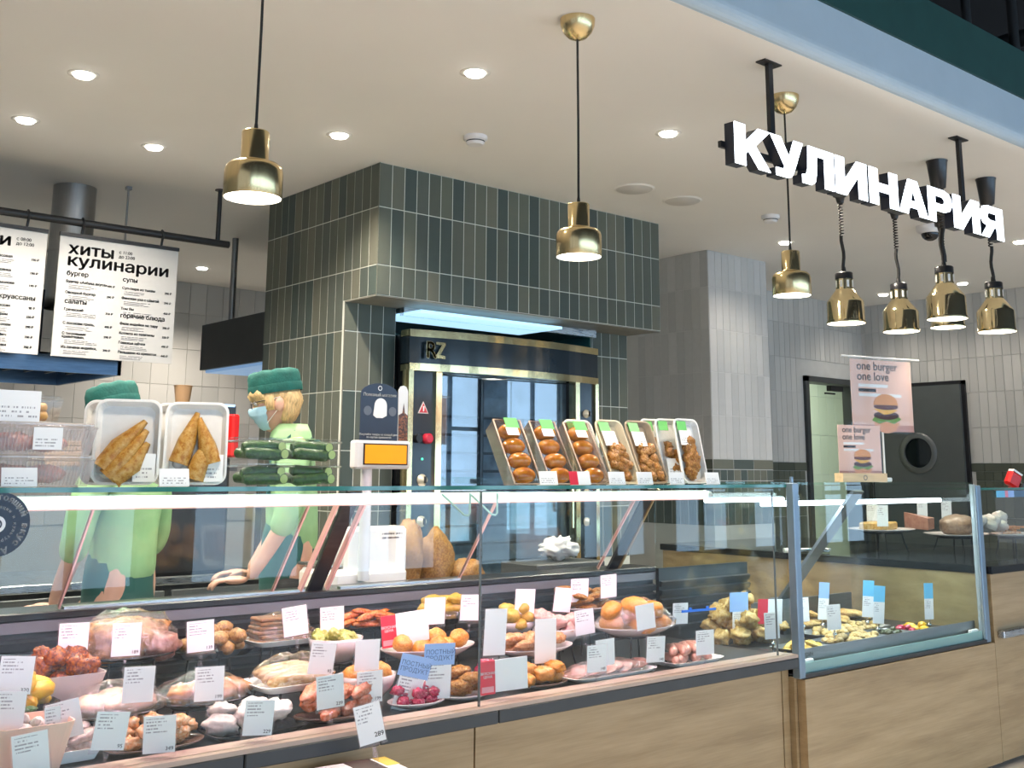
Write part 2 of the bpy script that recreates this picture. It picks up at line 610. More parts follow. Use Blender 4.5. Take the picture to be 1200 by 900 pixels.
# ---- hall in front of the counters (seen only in reflections): wall with tall lit windows
hallpaint = M('hall_wall_paint', (0.35, 0.36, 0.36), 0.7)
daylight = emitter('window_daylight', (0.50, 0.74, 1.0), DAY)
wx = [(-4.6, -3.2), (-2.6, -1.2), (-0.6, 0.8), (1.4, 2.8), (3.4, 4.8), (5.4, 6.8), (7.4, 8.8), (9.4, 10.8), (11.4, 12.8), (13.4, 14.8), (15.4, 16.8), (17.4, 18.8)]
b = B()
edges = [-6] + [e for q in wx for e in q] + [24]
for k in range(0, len(edges), 2):
    b.box(edges[k], edges[k + 1], -6.2, -6.0, 0, 4.8)
for a, c in wx:
    b.box(a, c, -6.2, -6.0, 0, 0.15).box(a, c, -6.2, -6.0, 3.2, 4.8)
struct('wall_hall', b, hallpaint)
for i, (a, c) in enumerate(wx):
    wn = struct('window_%d' % (i + 1), B().box(a, c, -6.14, -6.12, 0.15, 3.2), daylight, label='tall bright hall window facing the counters')
    fr = B()
    for x in (a, (a + c) / 2, c):
        fr.box(x - 0.035, x + 0.035, -6.11, -6.05, 0.15, 3.2)
    for z in (0.18, 1.1, 2.2, 3.17):
        fr.box(a, c, -6.11, -6.05, z - 0.035, z + 0.035)
    put('window_frame', fr, BLACK, wn)

# ---- tiles
TILE_GREEN = per_object('green_glazed_tile', [(0.095, 0.108, 0.088), (0.125, 0.136, 0.106), (0.075, 0.092, 0.082), (0.150, 0.152, 0.118), (0.108, 0.120, 0.098), (0.066, 0.088, 0.080), (0.134, 0.140, 0.110), (0.098, 0.114, 0.098)], 0.50, 0.25)
TILE_GREY = per_object('grey_glazed_tile', [(0.45, 0.45, 0.44), (0.50, 0.495, 0.48), (0.475, 0.475, 0.46), (0.53, 0.525, 0.51), (0.49, 0.49, 0.475)], 0.5, 0.3)
GROUT = M('pale_grout', (0.62, 0.64, 0.58), 0.8, var=0.05)
GROUTG = M('grey_grout', (0.50, 0.50, 0.48), 0.8, var=0.05)
TM = {}
def tile(parent, p, axis, wd, ht, mat, name='tile'):
    """one tile: axis 'x' lies in the x,z plane (faces -y), axis 'y' lies in the y,z plane (faces -x)"""
    key = (round(wd, 4), round(ht, 4), axis, mat.name)
    if key not in TM:
        g, t, c = 0.0026, 0.0022, 0.0008
        bb = B()
        vs, fs = [], []
        for (e, d) in ((g, 0.0), (g, -t + c), (g + c, -t)):
            for (u, v) in ((e, e), (wd - e, e), (wd - e, ht - e), (e, ht - e)):
                vs.append((u, d, v) if axis == 'x' else (d, u, v))
        for L in (0, 4):
            for k in range(4):
                fs.append((L + k, L + (k + 1) % 4, L + 4 + (k + 1) % 4, L + 4 + k))
        fs.append((8, 9, 10, 11))
        bb.add(vs, fs)
        me = bb.mesh('tile')
        me.materials.append(mat)
        TM[key] = me
    o = bpy.data.objects.new(name, TM[key])
    COL.objects.link(o)
    o.location = p
    o.parent = parent
    return o
def tile_run(parent, axis, fixed, a0, a1, n, rows, mat):
    wd = (a1 - a0) / n
    for z0, z1 in rows:
        for k in range(n):
            u = a0 + k * wd
            tile(parent, (u, fixed, z0) if axis == 'x' else (fixed, u, z0), axis, wd, z1 - z0, mat)
def tile_field(name, parent, axis, fixed, a0, a1, z0, z1, tw, th, cols, zs=None, gap=0.001, holes=()):
    """a far tiled surface: every tile modelled, all in one mesh, each with its own shade"""
    m = MATS.get('field_' + name)
    if m is None:
        m, nt, p = nodes('field_' + name)
        at = nt.nodes.new('ShaderNodeAttribute')
        at.attribute_name = 'shade'
        nt.links.new(ramp(nt, at.outputs['Fac'], [(i / max(1, len(cols) - 1), c) for i, c in enumerate(cols)]), p.inputs['Base Color'])
        p.inputs['Roughness'].default_value = 0.42
    bb = B()
    sh = []
    zz = zs or [z0 + k * th for k in range(int((z1 - z0) / th) + 2)]
    for i in range(len(zz) - 1):
        lo, hi = max(zz[i], z0), min(zz[i + 1], z1)
        if hi - lo < 0.01:
            continue
        k = 0
        while a0 + k * tw < a1 - 0.005:
            u0, u1 = a0 + k * tw, min(a0 + (k + 1) * tw, a1)
            k += 1
            if any(h[0] < (u0 + u1) / 2 < h[1] and h[2] < (lo + hi) / 2 < h[3] for h in holes):
                continue
            vs = []
            for e, d in ((gap, 0.0), (gap + 0.001, -0.006)):
                for (u, v) in ((u0 + e, lo + e), (u1 - e, lo + e), (u1 - e, hi - e), (u0 + e, hi - e)):
                    vs.append((u, fixed + d, v) if axis == 'x' else (fixed + d, u, v))
            bb.add(vs, [(0, 1, 5, 4), (1, 2, 6, 5), (2, 3, 7, 6), (3, 0, 4, 7), (4, 5, 6, 7)])
            sh += [rnd.random()] * 8
    me = bb.mesh(name)
    at = me.attributes.new('shade', 'FLOAT', 'POINT')
    at.data.foreach_set('value', sh)
    o = put(name, None, m, parent, mesh=me)
    o['kind'] = 'stuff'
    return o

# ---- green tiled oven housing
KX0, KX1, KY0, KY1, KYC, KZ = 3.115, 5.305, 4.719, 5.92, 5.018, 2.325
NX0, NX1 = 3.445, 4.985
b = B()
b.box(KX0, KX1, KY0, KY1, KZ, CEIL)                       # canopy
b.box(KX0, NX0, KYC, KY1, 0, KZ).box(NX1, KX1, KYC, KY1, 0, KZ)
kiosk = struct('wall_oven', b, GROUT)
niche = M('niche_teal', (0.03, 0.12, 0.12), 0.45, var=0.1)
put('niche_lining', B().box(NX0, NX1, 5.80, KY1, 0, KZ).box(NX0, NX0 + 0.01, KYC + 0.02, 5.8, 0, KZ).box(NX1 - 0.01, NX1, KYC + 0.02, 5.8, 0, KZ), niche, kiosk)
soff = M('canopy_underside_tile', (0.20, 0.20, 0.17), 0.5, var=0.12, scale=10)
put('canopy_underside', B().box(KX0, KX1, KY0, KYC, KZ - 0.006, KZ), soff, kiosk)
put('corner_strip', B().box(KX0 - 0.0035, KX0, KY0 - 0.0035, KY0, KZ, CEIL), TILE_GREEN, kiosk)
put('corner_strip', B().box(KX0 - 0.0035, KX0, KYC - 0.0035, KYC, 0.9, KZ), TILE_GREEN, kiosk)
tile_run(kiosk, 'x', KY0, KX0, KX1, 27, [(2.795, CEIL), (2.485, 2.795), (KZ, 2.485)], TILE_GREEN)
tile_run(kiosk, 'y', KX0, KY0, KY1, 15, [(2.795, CEIL), (2.485, 2.795)], TILE_GREEN)
wy = (KY1 - KY0) / 15
tile_run(kiosk, 'y', KX0, KY0, KY0 + 4 * wy, 4, [(KZ, 2.485)], TILE_GREEN)
tile_run(kiosk, 'y', KX0, KY0 + 4 * wy, KY1, 11, [(2.165, 2.485), (1.845, 2.165), (1.53, 1.845), (1.215, 1.53), (0.9, 1.215)], TILE_GREEN)
low = [(2.165, KZ), (1.845, 2.165), (1.53, 1.845), (1.215, 1.53), (0.9, 1.215)]
tile_run(kiosk, 'x', KYC, KX0, NX0, 4, low, TILE_GREEN)
tile_run(kiosk, 'x', KYC, NX1, KX1, 4, low, TILE_GREEN)

# ---- grey pillar, back wall, right wall
GB = [1.525, 1.835, 2.145, 2.455, 2.765, CEIL]
rowsG = list(zip(GB[:-1], GB[1:]))
PX0, PX1, PY = 6.208, 6.905, 5.053
pillar = struct('wall_pillar', B().box(PX0, PX1, PY, 9.0, 0, CEIL), GROUTG)
tile_run(pillar, 'x', PY, PX0, PX1, 9, rowsG, TILE_GREY)
tile_run(pillar, 'y', PX0, PY, PY + 0.078 * 9, 9, rowsG, TILE_GREY)
tile_run(pillar, 'x', PY, PX0, PX1, 3, [(1.452, 1.525)], TILE_GREEN)
tile_run(pillar, 'x', PY, PX0, PX1, 9, [(1.372, 1.452), (1.06, 1.372)], TILE_GREEN)
tile_run(pillar, 'y', PX0, PY, PY + 0.702, 3, [(1.452, 1.525)], TILE_GREEN)
tile_run(pillar, 'y', PX0, PY, PY + 0.702, 9, [(1.372, 1.452), (1.06, 1.372)], TILE_GREEN)
greys = [(0.44, 0.44, 0.425), (0.54, 0.535, 0.515)]
greens = [(0.055, 0.065, 0.05), (0.10, 0.11, 0.085)]
WB, WR = 5.86, 9.50
DX0, DX1, DZ = 8.56, 9.36, 2.255
b = B().box(6.9, 8.51, WB, WB + 0.15, 0, CEIL).box(DX1 + 0.05, 9.7, WB, WB + 0.15, 0, CEIL).box(8.51, DX1 + 0.05, WB, WB + 0.15, 2.305, CEIL)
wb = struct('wall_back', b, GROUTG)
hole = (8.5, DX1 + 0.06, 0, 2.31)
tile_field('wall_tiles', wb, 'x', WB, 6.905, WR, 1.525, CEIL, 0.0785, 0.31, greys, GB, holes=(hole,))
tile_field('band_tiles', wb, 'x', WB, 6.905, WR, 1.452, 1.525, 0.235, 0.1, greens, [1.452, 1.525], holes=(hole,))
tile_field('dado_tiles', wb, 'x', WB, 6.905, WR, 0.7, 1.452, 0.0785, 0.31, greens, [0.75, 1.06, 1.372, 1.452], holes=(hole,))
wr = struct('wall_right', B().box(WR, WR + 0.15, 2.37, WB + 0.1, 0, CEIL + 0.3), GROUTG)
dh = (4.83, 5.79, 0, 2.26)
tile_field('wall_tiles', wr, 'y', WR, 2.36, WB, 1.525, CEIL, 0.0785, 0.31, greys, GB, holes=(dh,))
tile_field('band_tiles', wr, 'y', WR, 2.36, WB, 1.452, 1.525, 0.235, 0.1, greens, [1.452, 1.525], holes=(dh,))
tile_field('dado_tiles', wr, 'y', WR, 2.36, WB, 0.7, 1.452, 0.0785, 0.31, greens, [0.75, 1.06, 1.372, 1.452], holes=(dh,))
wk = struct('wall_kitchen', B().box(-4, PX0, 9.0, 9.15, 0, CEIL).box(-4.1, -4, 2.4, 9.1, 0, CEIL), GROUTG)
tile_field('wall_tiles', wk, 'x', 9.0, 0.6, PX0, 1.0, CEIL, 0.155, 0.31, [(0.36, 0.35, 0.325), (0.42, 0.405, 0.375)], [0.9 + 0.31 * k for k in range(8)])
# ---- open doorway and the bright back room
frame_dark = M('door_frame_grey', (0.045, 0.05, 0.052), 0.45, var=0.1)
d1 = struct('door_1', B().box(8.505, DX0, WB - 0.03, WB + 0.15, 0, 2.305).box(DX1, DX1 + 0.055, WB - 0.03, WB + 0.15, 0, 2.305).box(8.505, DX1 + 0.055, WB - 0.03, WB + 0.15, DZ, 2.305), frame_dark)
put('door_closer', B().box(8.95, 9.15, WB + 0.0, WB + 0.05, 2.19, 2.24).box(8.85, 9.0, WB - 0.01, WB + 0.01, 2.155, 2.17), BLACK, d1)
rm = struct('wall_room', B().box(8.0, 11, 7.0, 7.1, 0, 2.9).box(10.9, 11, 6.01, 7.1, 0, 2.9).box(8.0, 8.1, 6.01, 7.1, 0, 2.9).box(8.0, 11, 6.01, 7.1, 2.8, 2.9), GROUTG, label='pale green tiled wall of the bright room behind the doorway')
tile_field('room_tiles', rm, 'x', 7.0, 8.1, 10.9, 0.6, 2.8, 0.155, 0.42, [(0.60, 0.66, 0.52), (0.66, 0.71, 0.57)], [0.58 + 0.42 * k for k in range(6)])
lamp('room_light', 'AREA', (9.4, 6.4, 2.75), 26, (0.92, 1.0, 0.82), size=0.6)
# ---- swing door with porthole on the side wall
door_grey = M('swing_door_grey', (0.085, 0.095, 0.095), 0.4, var=0.05)
def ring_panel(y0, y1, z0, z1, cy, cz, r, x0, x1, seg=32):
    bb = B()
    ring, rect = [], []
    for k in range(seg):
        a = 2 * PI * k / seg
        ca, sa = math.cos(a), math.sin(a)
        ring.append((cy + r * ca, cz + r * sa))
        t = min((y1 - cy) / ca if ca > 1e-6 else (y0 - cy) / ca if ca < -1e-6 else 1e9, (z1 - cz) / sa if sa > 1e-6 else (z0 - cz) / sa if sa < -1e-6 else 1e9)
        rect.append((cy + t * ca, cz + t * sa))
    # push the four corners out
    for (qy, qz) in ((y0, z0), (y0, z1), (y1, z0), (y1, z1)):
        k = min(range(seg), key=lambda i: (rect[i][0] - qy) ** 2 + (rect[i][1] - qz) ** 2)
        rect[k] = (qy, qz)
    vs = [(x, *p) for x in (x0, x1) for L in (ring, rect) for p in L]
    fs = []
    for k in range(seg):
        j = (k + 1) % seg
        fs += [(k, j, seg + j, seg + k), (2 * seg + k, 3 * seg + k, 3 * seg + j, 2 * seg + j), (k, 2 * seg + k, 2 * seg + j, j), (seg + k, seg + j, 3 * seg + j, 3 * seg + k)]
    return bb.add(vs, fs)
DY0, DY1 = 4.865, 5.76
d2 = struct('door_2', ring_panel(DY0, DY1, 0.02, 2.225, 5.30, 1.62, 0.135, WR - 0.06, WR - 0.015), door_grey)
put('porthole_ring', B().lathe([(0.135, -0.004), (0.185, -0.004), (0.185, 0.008), (0.135, 0.008), (0.135, -0.004)], 36, cap=False, mat=Matrix.Translation((WR - 0.062, 5.30, 1.62)) @ Matrix.Rotation(PI / 2, 4, 'Y')), M('porthole_rim', (0.10, 0.11, 0.11), 0.35), d2)
put('porthole_pane', B().lathe([(0.16, 0), (0.16, 0.008)], 32, mat=Matrix.Translation((WR - 0.045, 5.30, 1.62)) @ Matrix.Rotation(PI / 2, 4, 'Y')), M('dark_porthole_glass', (0.004, 0.008, 0.009), 0.05, spec=0.6), d2)
put('door_frame', B().box(WR - 0.03, WR - 0.002, DY0 - 0.035, DY0, 0, 2.26).box(WR - 0.03, WR - 0.002, DY1, DY1 + 0.03, 0, 2.26).box(WR - 0.03, WR - 0.002, DY0 - 0.035, DY1 + 0.03, 2.225, 2.26), BLACK, d2)

# ---- ceiling fittings
bulb = emitter('downlight_glow', (1.0, 0.96, 0.88), 14.0)
trimw = M('downlight_trim', (0.75, 0.73, 0.68), 0.4)
DL = [(1.46, 4.445), (1.47, 5.23), (2.10, 5.25), (2.70, 4.455), (2.665, 3.353), (3.873, 3.372), (3.767, 8.255), (8.97, 5.283), (8.934, 4.511), (6.407, 4.514), (7.595, 3.399),
      (1.45, 3.35), (0.3, 4.45), (5.1, 3.37), (6.3, 3.38)]
near = ['beside the black menu rail', 'between the duct and the hanging cord', 'above the menu boards', 'near the green tiled housing', 'behind the front pendant row', 'between the two right pendants',
        'over the far kitchen wall', 'close to the far corner', 'close to the grey side wall', 'in front of the grey pillar', 'above the third counter', 'ahead of the smoke detector', 'at the kitchen side', 'behind the sign', 'behind the heat lamps']
gain = [1.5, 1.1, 1.0, 1.3, 1.0, 1.0, 1.6, 0.22, 0.22, 0.35, 0.7, 1.2, 1.7, 1.5, 1.3]
for (x, y), nm, gn in zip(DL, near, gain):
    t = thing('recessed_downlight', 'round recessed ceiling downlight ' + nm, 'downlight', (x, y, CEIL), group='recessed downlights')
    put('trim_ring', B().lathe([(0.043, -0.002), (0.062, -0.002), (0.064, 0.0), (0.064, 0.004), (0.043, 0.004)], 24, cap=False), trimw, t)
    put('bulb', B().lathe([(0.042, -0.004), (0.036, -0.012), (0.0, -0.014)], 20, cap=False), bulb, t)
    lamp('downlight_beam', 'SPOT', (0, 0, -0.03), DOWN_W * gn, WARM2, size=0.04, spot=135, blend=0.8, parent=t)
vent = M('vent_white', (0.60, 0.58, 0.55), 0.6)
for (x, y), nm in (((4.52, 4.20), 'nearer the green tiled housing'), ((4.94, 4.20), 'nearer the grey pillar')):
    t = thing('round_speaker', 'flat round pale ceiling speaker grille ' + nm, 'speaker', (x, y, CEIL), group='round ceiling grilles')
    put('grille', B().lathe([(0.0, -0.010), (0.10, -0.009), (0.105, -0.006)], 32, cap=False), vent, t)
    put('rim', B().lathe([(0.105, -0.006), (0.112, -0.008), (0.118, 0.0)], 32, cap=False), plaster, t)
det_w = M('detector_white', (0.72, 0.71, 0.72), 0.45)
for (x, y), nm in (((3.21, 4.03), 'in front of the green tiled housing'), ((5.66, 4.09), 'beside the long pendant cord')):
    t = thing('smoke_detector', 'white round smoke detector on the ceiling ' + nm, 'smoke detector', (x, y, CEIL), group='smoke detectors')
    put('base', B().lathe([(0.058, 0.0), (0.058, -0.018), (0.05, -0.022)], 28), det_w, t)
    put('chamber', B().lathe([(0.046, -0.022), (0.044, -0.036), (0.036, -0.044)], 28), det_w, t)
    put('vent_slot', B().lathe([(0.0462, -0.025), (0.0452, -0.031)], 28, cap=False), M('slot_dark', (0.05, 0.05, 0.05), 0.6), t)
t = thing('security_camera', 'white dome security camera under the letters of the sign', 'camera', (6.68, 3.57, CEIL))
put('housing', B().lathe([(0.085, 0.0), (0.085, -0.03), (0.065, -0.05)], 24), det_w, t)
put('dome', B().ball((0, 0, -0.05), (0.058, 0.058, 0.05)), M('dome_black', (0.01, 0.01, 0.012), 0.08), t)
t = thing('loudspeaker', 'black loudspeaker hung high behind the grey pillar', 'speaker', (7.50, 5.62, 2.60), (0, 0, 0.6))
put('cabinet', B().cbox((0, 0, 0.17), (0.15, 0.14, 0.36), ch=0.01), BLACKP, t)
put('bracket', B().box(-0.02, 0.02, 0.07, 0.2, 0.10, 0.13).box(-0.02, 0.02, 0.07, 0.34, 0.24, 0.27), BLACK, t)
# ================================================================== lamps
glow = emitter('lamp_glow', (1.0, 0.96, 0.86), 9.0)
cordm = M('black_cord', (0.01, 0.009, 0.008), 0.6)
for x, nm in ((1.362, 'nearest the menu boards'), (2.608, 'in front of the green tiled housing'), (3.853, 'behind the first letters of the sign')):
    y, zb = 2.69, 2.158
    t = thing('pendant_lamp', 'brushed brass stepped pendant lamp hanging ' + nm, 'pendant lamp', (x, y, zb), group='brass pendant lamps')
    put('shade', B().lathe([(0.0785, 0.0), (0.080, 0.002), (0.080, 0.074), (0.077, 0.086), (0.068, 0.096), (0.050, 0.100), (0.040, 0.103), (0.0385, 0.108), (0.0385, 0.187), (0.036, 0.190), (0.0, 0.190)], 40, cap=False), BRASS, t)
    put('shade_lining', B().lathe([(0.0775, 0.0005), (0.077, 0.074), (0.05, 0.094), (0.0, 0.095)], 32, cap=False), M('lamp_lining', (0.85, 0.82, 0.74), 0.5), t)
    put('diffuser', B().lathe([(0.0, 0.002), (0.070, 0.003), (0.077, 0.006)], 32, cap=False), glow, t)
    put('cord_grip', B().lathe([(0.007, 0.190), (0.005, 0.212)], 12), cordm, t)
    put('cord', B().tube([(0.0, 0, 0.21), (0.001, 0, 0.5), (-0.001, 0, 0.81)], 0.0042, 8), cordm, t)
    put('canopy', B().lathe([(0.010, 0.798), (0.034, 0.808), (0.052, 0.828), (0.062, 0.853), (0.064, 0.877)], 36), BRASS, t)
    lamp('pendant_bulb', 'SPOT', (0, 0, -0.005), PEND_W, WARM, size=0.06, spot=150, blend=0.5, parent=t)
HL = [(5.055, 3.20, 2.200, 'nearest the third brass pendant'), (5.60, 3.20, 2.204, 'between its two back row neighbours'), (5.281, 2.76, 2.200, 'with the thick straight cord'),
      (5.81, 2.76, 2.180, 'closest to the oak bar counter end'), (6.125, 3.20, 2.275, 'half hidden behind another heat lamp')]
HS = 1.22
for i, (x, y, zb, nm) in enumerate(HL):
    t = thing('heat_lamp', 'brass heat lamp on a coiled black cord ' + nm, 'heat lamp', (x, y, zb), group='brass heat lamps')
    put('shade', B().lathe([(0.0815, 0.0), (0.083, 0.003), (0.0785, 0.014), (0.0785, 0.092), (0.074, 0.100), (0.040, 0.146), (0.0365, 0.150)], 40, cap=False), BRASSP, t)
    put('shade_lining', B().lathe([(0.0795, 0.001), (0.0765, 0.014), (0.0745, 0.09), (0.034, 0.147)], 32, cap=False), M('lamp_lining', (0.85, 0.82, 0.74), 0.5), t)
    neck = put('neck', B().lathe([(0.0365, 0.148), (0.0365, 0.196)], 28), BRASSP, t)
    for k in range(8):
        a = k * PI / 4 + 0.2
        put('cooling_slot', B().cbox((0.0368 * math.cos(a), 0.0368 * math.sin(a), 0.172), (0.002, 0.010, 0.030), (0, 0, a)), M('slot_pale', (0.85, 0.83, 0.78), 0.3), neck)
    put('cap', B().lathe([(0.038, 0.194), (0.038, 0.220), (0.034, 0.224), (0.0, 0.224)], 28, cap=False), BLACKP, t)
    put('bulb', B().lathe([(0.0, 0.004), (0.05, 0.002), (0.072, 0.008), (0.07, 0.03)], 28, cap=False), glow, t)
    top = (CEIL - zb) / HS
    wig = [(0.004 * math.sin(k * 0.9 + i), 0.003 * math.cos(k * 1.1 + i), 0.224 + 0.02 + k * 0.024) for k in range(7)]
    put('cord_grip', B().lathe([(0.012, 0.222), (0.008, 0.25)], 12), cordm, t)
    put('cord', B().tube(wig, 0.0075 if i != 2 else 0.0115, 8), cordm, t)
    z0, z1 = wig[-1][2], top - 0.10
    turns = int((z1 - z0) / 0.0125)
    coil = [(0.0085 * math.cos(2 * PI * k / 8), 0.0085 * math.sin(2 * PI * k / 8), z0 + (z1 - z0) * k / (turns * 8)) for k in range(turns * 8 + 1)]
    put('coiled_cord', B().tube(coil, 0.0030, 5), cordm, t)
    put('canopy', B().lathe([(0.014, top - 0.15), (0.020, top - 0.125), (0.030, top - 0.12), (0.042, top - 0.012), (0.045, top - 0.001)], 24), BLACKP, t)
    t.scale = (HS, HS, HS)
    lamp('heat_bulb', 'SPOT', (0, 0, 0.0), HEAT_W, WARM, size=0.06, spot=110, blend=0.5, parent=t)

# ================================================================== lit sign
face = emitter('sign_face_glow', (0.86, 0.92, 1.0), 3.2)
side = M('sign_side', (0.012, 0.016, 0.03), 0.35)
K = [(0, 0), (0, 1), (.3, 1), (.3, .6), (.66, 1), (1, 1), (.58, .55), (1, 0), (.66, 0), (.38, .38), (.3, .3), (.3, 0)]
U = [(0, 1), (.31, 1), (.55, .55), (.71, 1), (1, 1), (.68, .16), (.60, .04), (.48, 0), (.14, 0), (.14, .2), (.36, .2), (.41, .27)]
L = [(.2, 1), (1, 1), (1, 0), (.7, 0), (.7, .78), (.47, .78), (.44, .3), (.40, .1), (.28, 0), (0, 0), (0, .22), (.12, .24), (.17, .4)]
I = [(0, 1), (.28, 1), (.28, .42), (.68, 1), (1, 1), (1, 0), (.72, 0), (.72, .58), (.32, 0), (0, 0)]
N = [(0, 0), (0, 1), (.3, 1), (.3, .62), (.7, .62), (.7, 1), (1, 1), (1, 0), (.7, 0), (.7, .38), (.3, .38), (.3, 0)]
A = [[(0, 0), (.34, 1), (.5, 1), (.5, .72), (.3, 0)], [(1, 0), (.66, 1), (.5, 1), (.5, .72), (.7, 0)], [(.36, .2), (.64, .2), (.59, .40), (.41, .40)]]
RB = [(.3, 1), (.68, 1), (.9, .93), (1, .78), (1, .58), (.9, .42), (.68, .34), (.3, .34), (.3, .56), (.6, .56), (.69, .62), (.69, .72), (.6, .78), (.3, .78)]
ST = [(0, 0), (0, 1), (.3, 1), (.3, 0)]
mir = lambda q: [(1 - x, z) for x, z in q]
WORD = [('K', [K]), ('U', [U]), ('L', [L]), ('I', [I]), ('N', [N]), ('A', A), ('R', [ST, RB]), ('I', [I]), ('YA', [mir(ST), mir(RB), [(0, 0), (.33, 0), (.62, .38), (.28, .38)]])]
XR = [(3.171, 3.388), (3.392, 3.604), (3.594, 3.815), (3.828, 4.06), (4.079, 4.305), (4.311, 4.555), (4.563, 4.775), (4.791, 5.041), (5.051, 5.279)]
sign = thing('illuminated_sign', 'glowing white block letters spelling КУЛИНАРИЯ on black hangers', 'sign', (3.171, 2.44, 2.553))
SH = 0.160
for (nm, polys), (xa, xb) in zip(WORD, XR):
    s1, f1 = B(), B()
    for q in polys:
        pts = [(xa - 3.171 + x * (xb - xa), z * SH) for x, z in q]
        s1.prism(pts, 0.0, 0.044)
        f1.prism(pts, -0.0035, -0.0005)
    lt = put('letter', s1, side, sign)
    put('letter_face', f1, face, lt)
put('mounting_rail', B().box(-0.02, 2.12, 0.0445, 0.060, 0.068, 0.092), BLACK, sign)
for hx in (3.478, 4.995):
    h = put('hanger', B().box(hx - 3.171 - 0.014, hx - 3.171 + 0.014, 0.0445, 0.062, 0.07, CEIL - 2.553 - 0.004), BLACK, sign)
    put('ceiling_plate', B().box(hx - 3.171 - 0.055, hx - 3.171 + 0.055, 0.030, 0.076, CEIL - 2.553 - 0.006, CEIL - 2.553), BLACK, h)

# ================================================================== menu boards on a rail
def fit(b, body, x, y, z, size, width, bold=0.0):
    vs, _ = text_data(body, size, bold)
    wd = max(v.x for v in vs) - min(v.x for v in vs)
    return letters(b, body, x, y, z, size, bold, sx=width / wd)
YR = 5.83
rail = thing('hanging_rail', 'black pipe rail hung from the ceiling carrying the menu boards', 'rail', (1.0, YR, 2.717))
put('bar', B().cyl((-0.9, 0, 0), (1.815, 0, 0), 0.021), BLACK, rail)
for dx in (-0.3, 1.745):
    put('drop_rod', B().cyl((dx, 0, 0.01), (dx, 0, CEIL - 2.717), 0.013).lathe([(0.03, CEIL - 2.717 - 0.006), (0.03, CEIL - 2.717)], 16, c=(dx, 0, 0)), BLACK, rail)
boardm = M('menu_board_white', (0.46, 0.46, 0.45), 0.7, var=0.015)
fine = printed('menu_fine_print', paper=(0.46, 0.46, 0.45), ink=(0.10, 0.10, 0.11), rows=3, z0=0.0, z1=1.0, xlim=1.0, dens=0.62)
def board(x0, x1, label):
    t = thing('menu_board', label, 'menu board', (x0, YR, 2.0), group='hanging menu boards')
    wd = x1 - x0
    put('panel', B().box(0, wd, -0.004, 0.004, 0, 0.645), boardm, t)
    put('clamp_strip', B().box(-0.003, wd + 0.003, -0.009, 0.009, 0.635, 0.655), BLACK, t)
    for hx in ((0.11, wd - 0.10) if wd < 0.68 else (0.15, wd - 0.105)):
        put('hook', B().tube([(hx, 0, 0.655), (hx + 0.004, 0, 0.69), (hx, -0.018, 0.705), (hx, -0.022, 0.725), (hx, 0.0, 0.742), (hx, 0.020, 0.728)], 0.007, 8), BLACK, t)
    return t
def items(t, x, rows, pw, pricex):
    """rows: (fraction from the top, kind, text, price)"""
    for z, kind, s, price in rows:
        zz = 0.645 * (1 - z)
        if kind == 'h':
            put('heading_text', letters(B(), s, x, -0.0055, zz, 0.034, 0.0012), INK, t)
        else:
            put('item_text', letters(B(), s, x, -0.0055, zz, 0.0195, 0.0009, line=0.85), INK, t)
            nl = s.count('\n')
            lw = pw * (0.72 + 0.25 * rnd.random())
            put('small_print', B().box(x, x + lw, -0.0052, -0.0042, zz - 0.030 - 0.017 * nl, zz - 0.007 - 0.017 * nl), fine, t)
        if price:
            put('price_text', letters(B(), price, pricex, -0.0055, zz - 0.004, 0.0165, 0.0008, 'RIGHT'), INK, t)
b2 = board(1.862, 2.512, 'white hanging menu board headed ХИТЫ КУЛИНАРИИ')
tb = B()
fit(tb, 'хиты', 0.045, -0.0045, 0.545, 0.085, 0.245, 0.0034)
fit(tb, 'кулинарии', 0.042, -0.0045, 0.482, 0.085, 0.555, 0.0034)
put('title_text', tb, INK, b2)
put('hours_text', letters(B(), 'с 11:00\nдо 23:00', 0.315, -0.0045, 0.578, 0.024, 0.0008, line=1.0), INK, b2)
items(b2, 0.046, [(0.335, 'h', 'бургер', None), (0.395, 'i', 'Бургер «Азбука вкуса»', '490 ₽'), (0.485, 'i', 'Овощной бургер', '390 ₽'), (0.565, 'h', 'салаты', None), (0.625, 'i', 'Греческий', '350 ₽'),
                  (0.735, 'i', 'С лососем гриль,', '490 ₽'), (0.82, 'i', 'С тигровыми\nкреветками,', '590 ₽'), (0.93, 'i', 'Из печени индейки,', '390 ₽')], 0.20, 0.305)
items(b2, 0.345, [(0.335, 'h', 'супы', None), (0.40, 'i', 'Суп-пюре из тыквы', '290 ₽'), (0.485, 'i', 'Финская уха с сёмгой', '390 ₽'), (0.575, 'i', 'Том Ям', '450 ₽'), (0.64, 'h', 'горячие блюда', None),
                  (0.70, 'i', 'Филе индейки на пару', '390 ₽'), (0.78, 'i', 'Котлета из телятины', '350 ₽'), (0.86, 'i', 'Говяжьи щёчки', '490 ₽'), (0.94, 'i', 'Пельмени из креветок', '440 ₽')], 0.19, 0.625)
b1 = board(1.10, 1.797, 'white hanging menu board listing porridge and croissants beside the other board')
tb = B()
fit(tb, 'завтраки', 0.05, -0.0045, 0.545, 0.085, 0.47, 0.0034)
put('title_text', tb, INK, b1)
put('hours_text', letters(B(), 'с 08:00\nдо 12:00', 0.545, -0.0045, 0.578, 0.024, 0.0008), INK, b1)
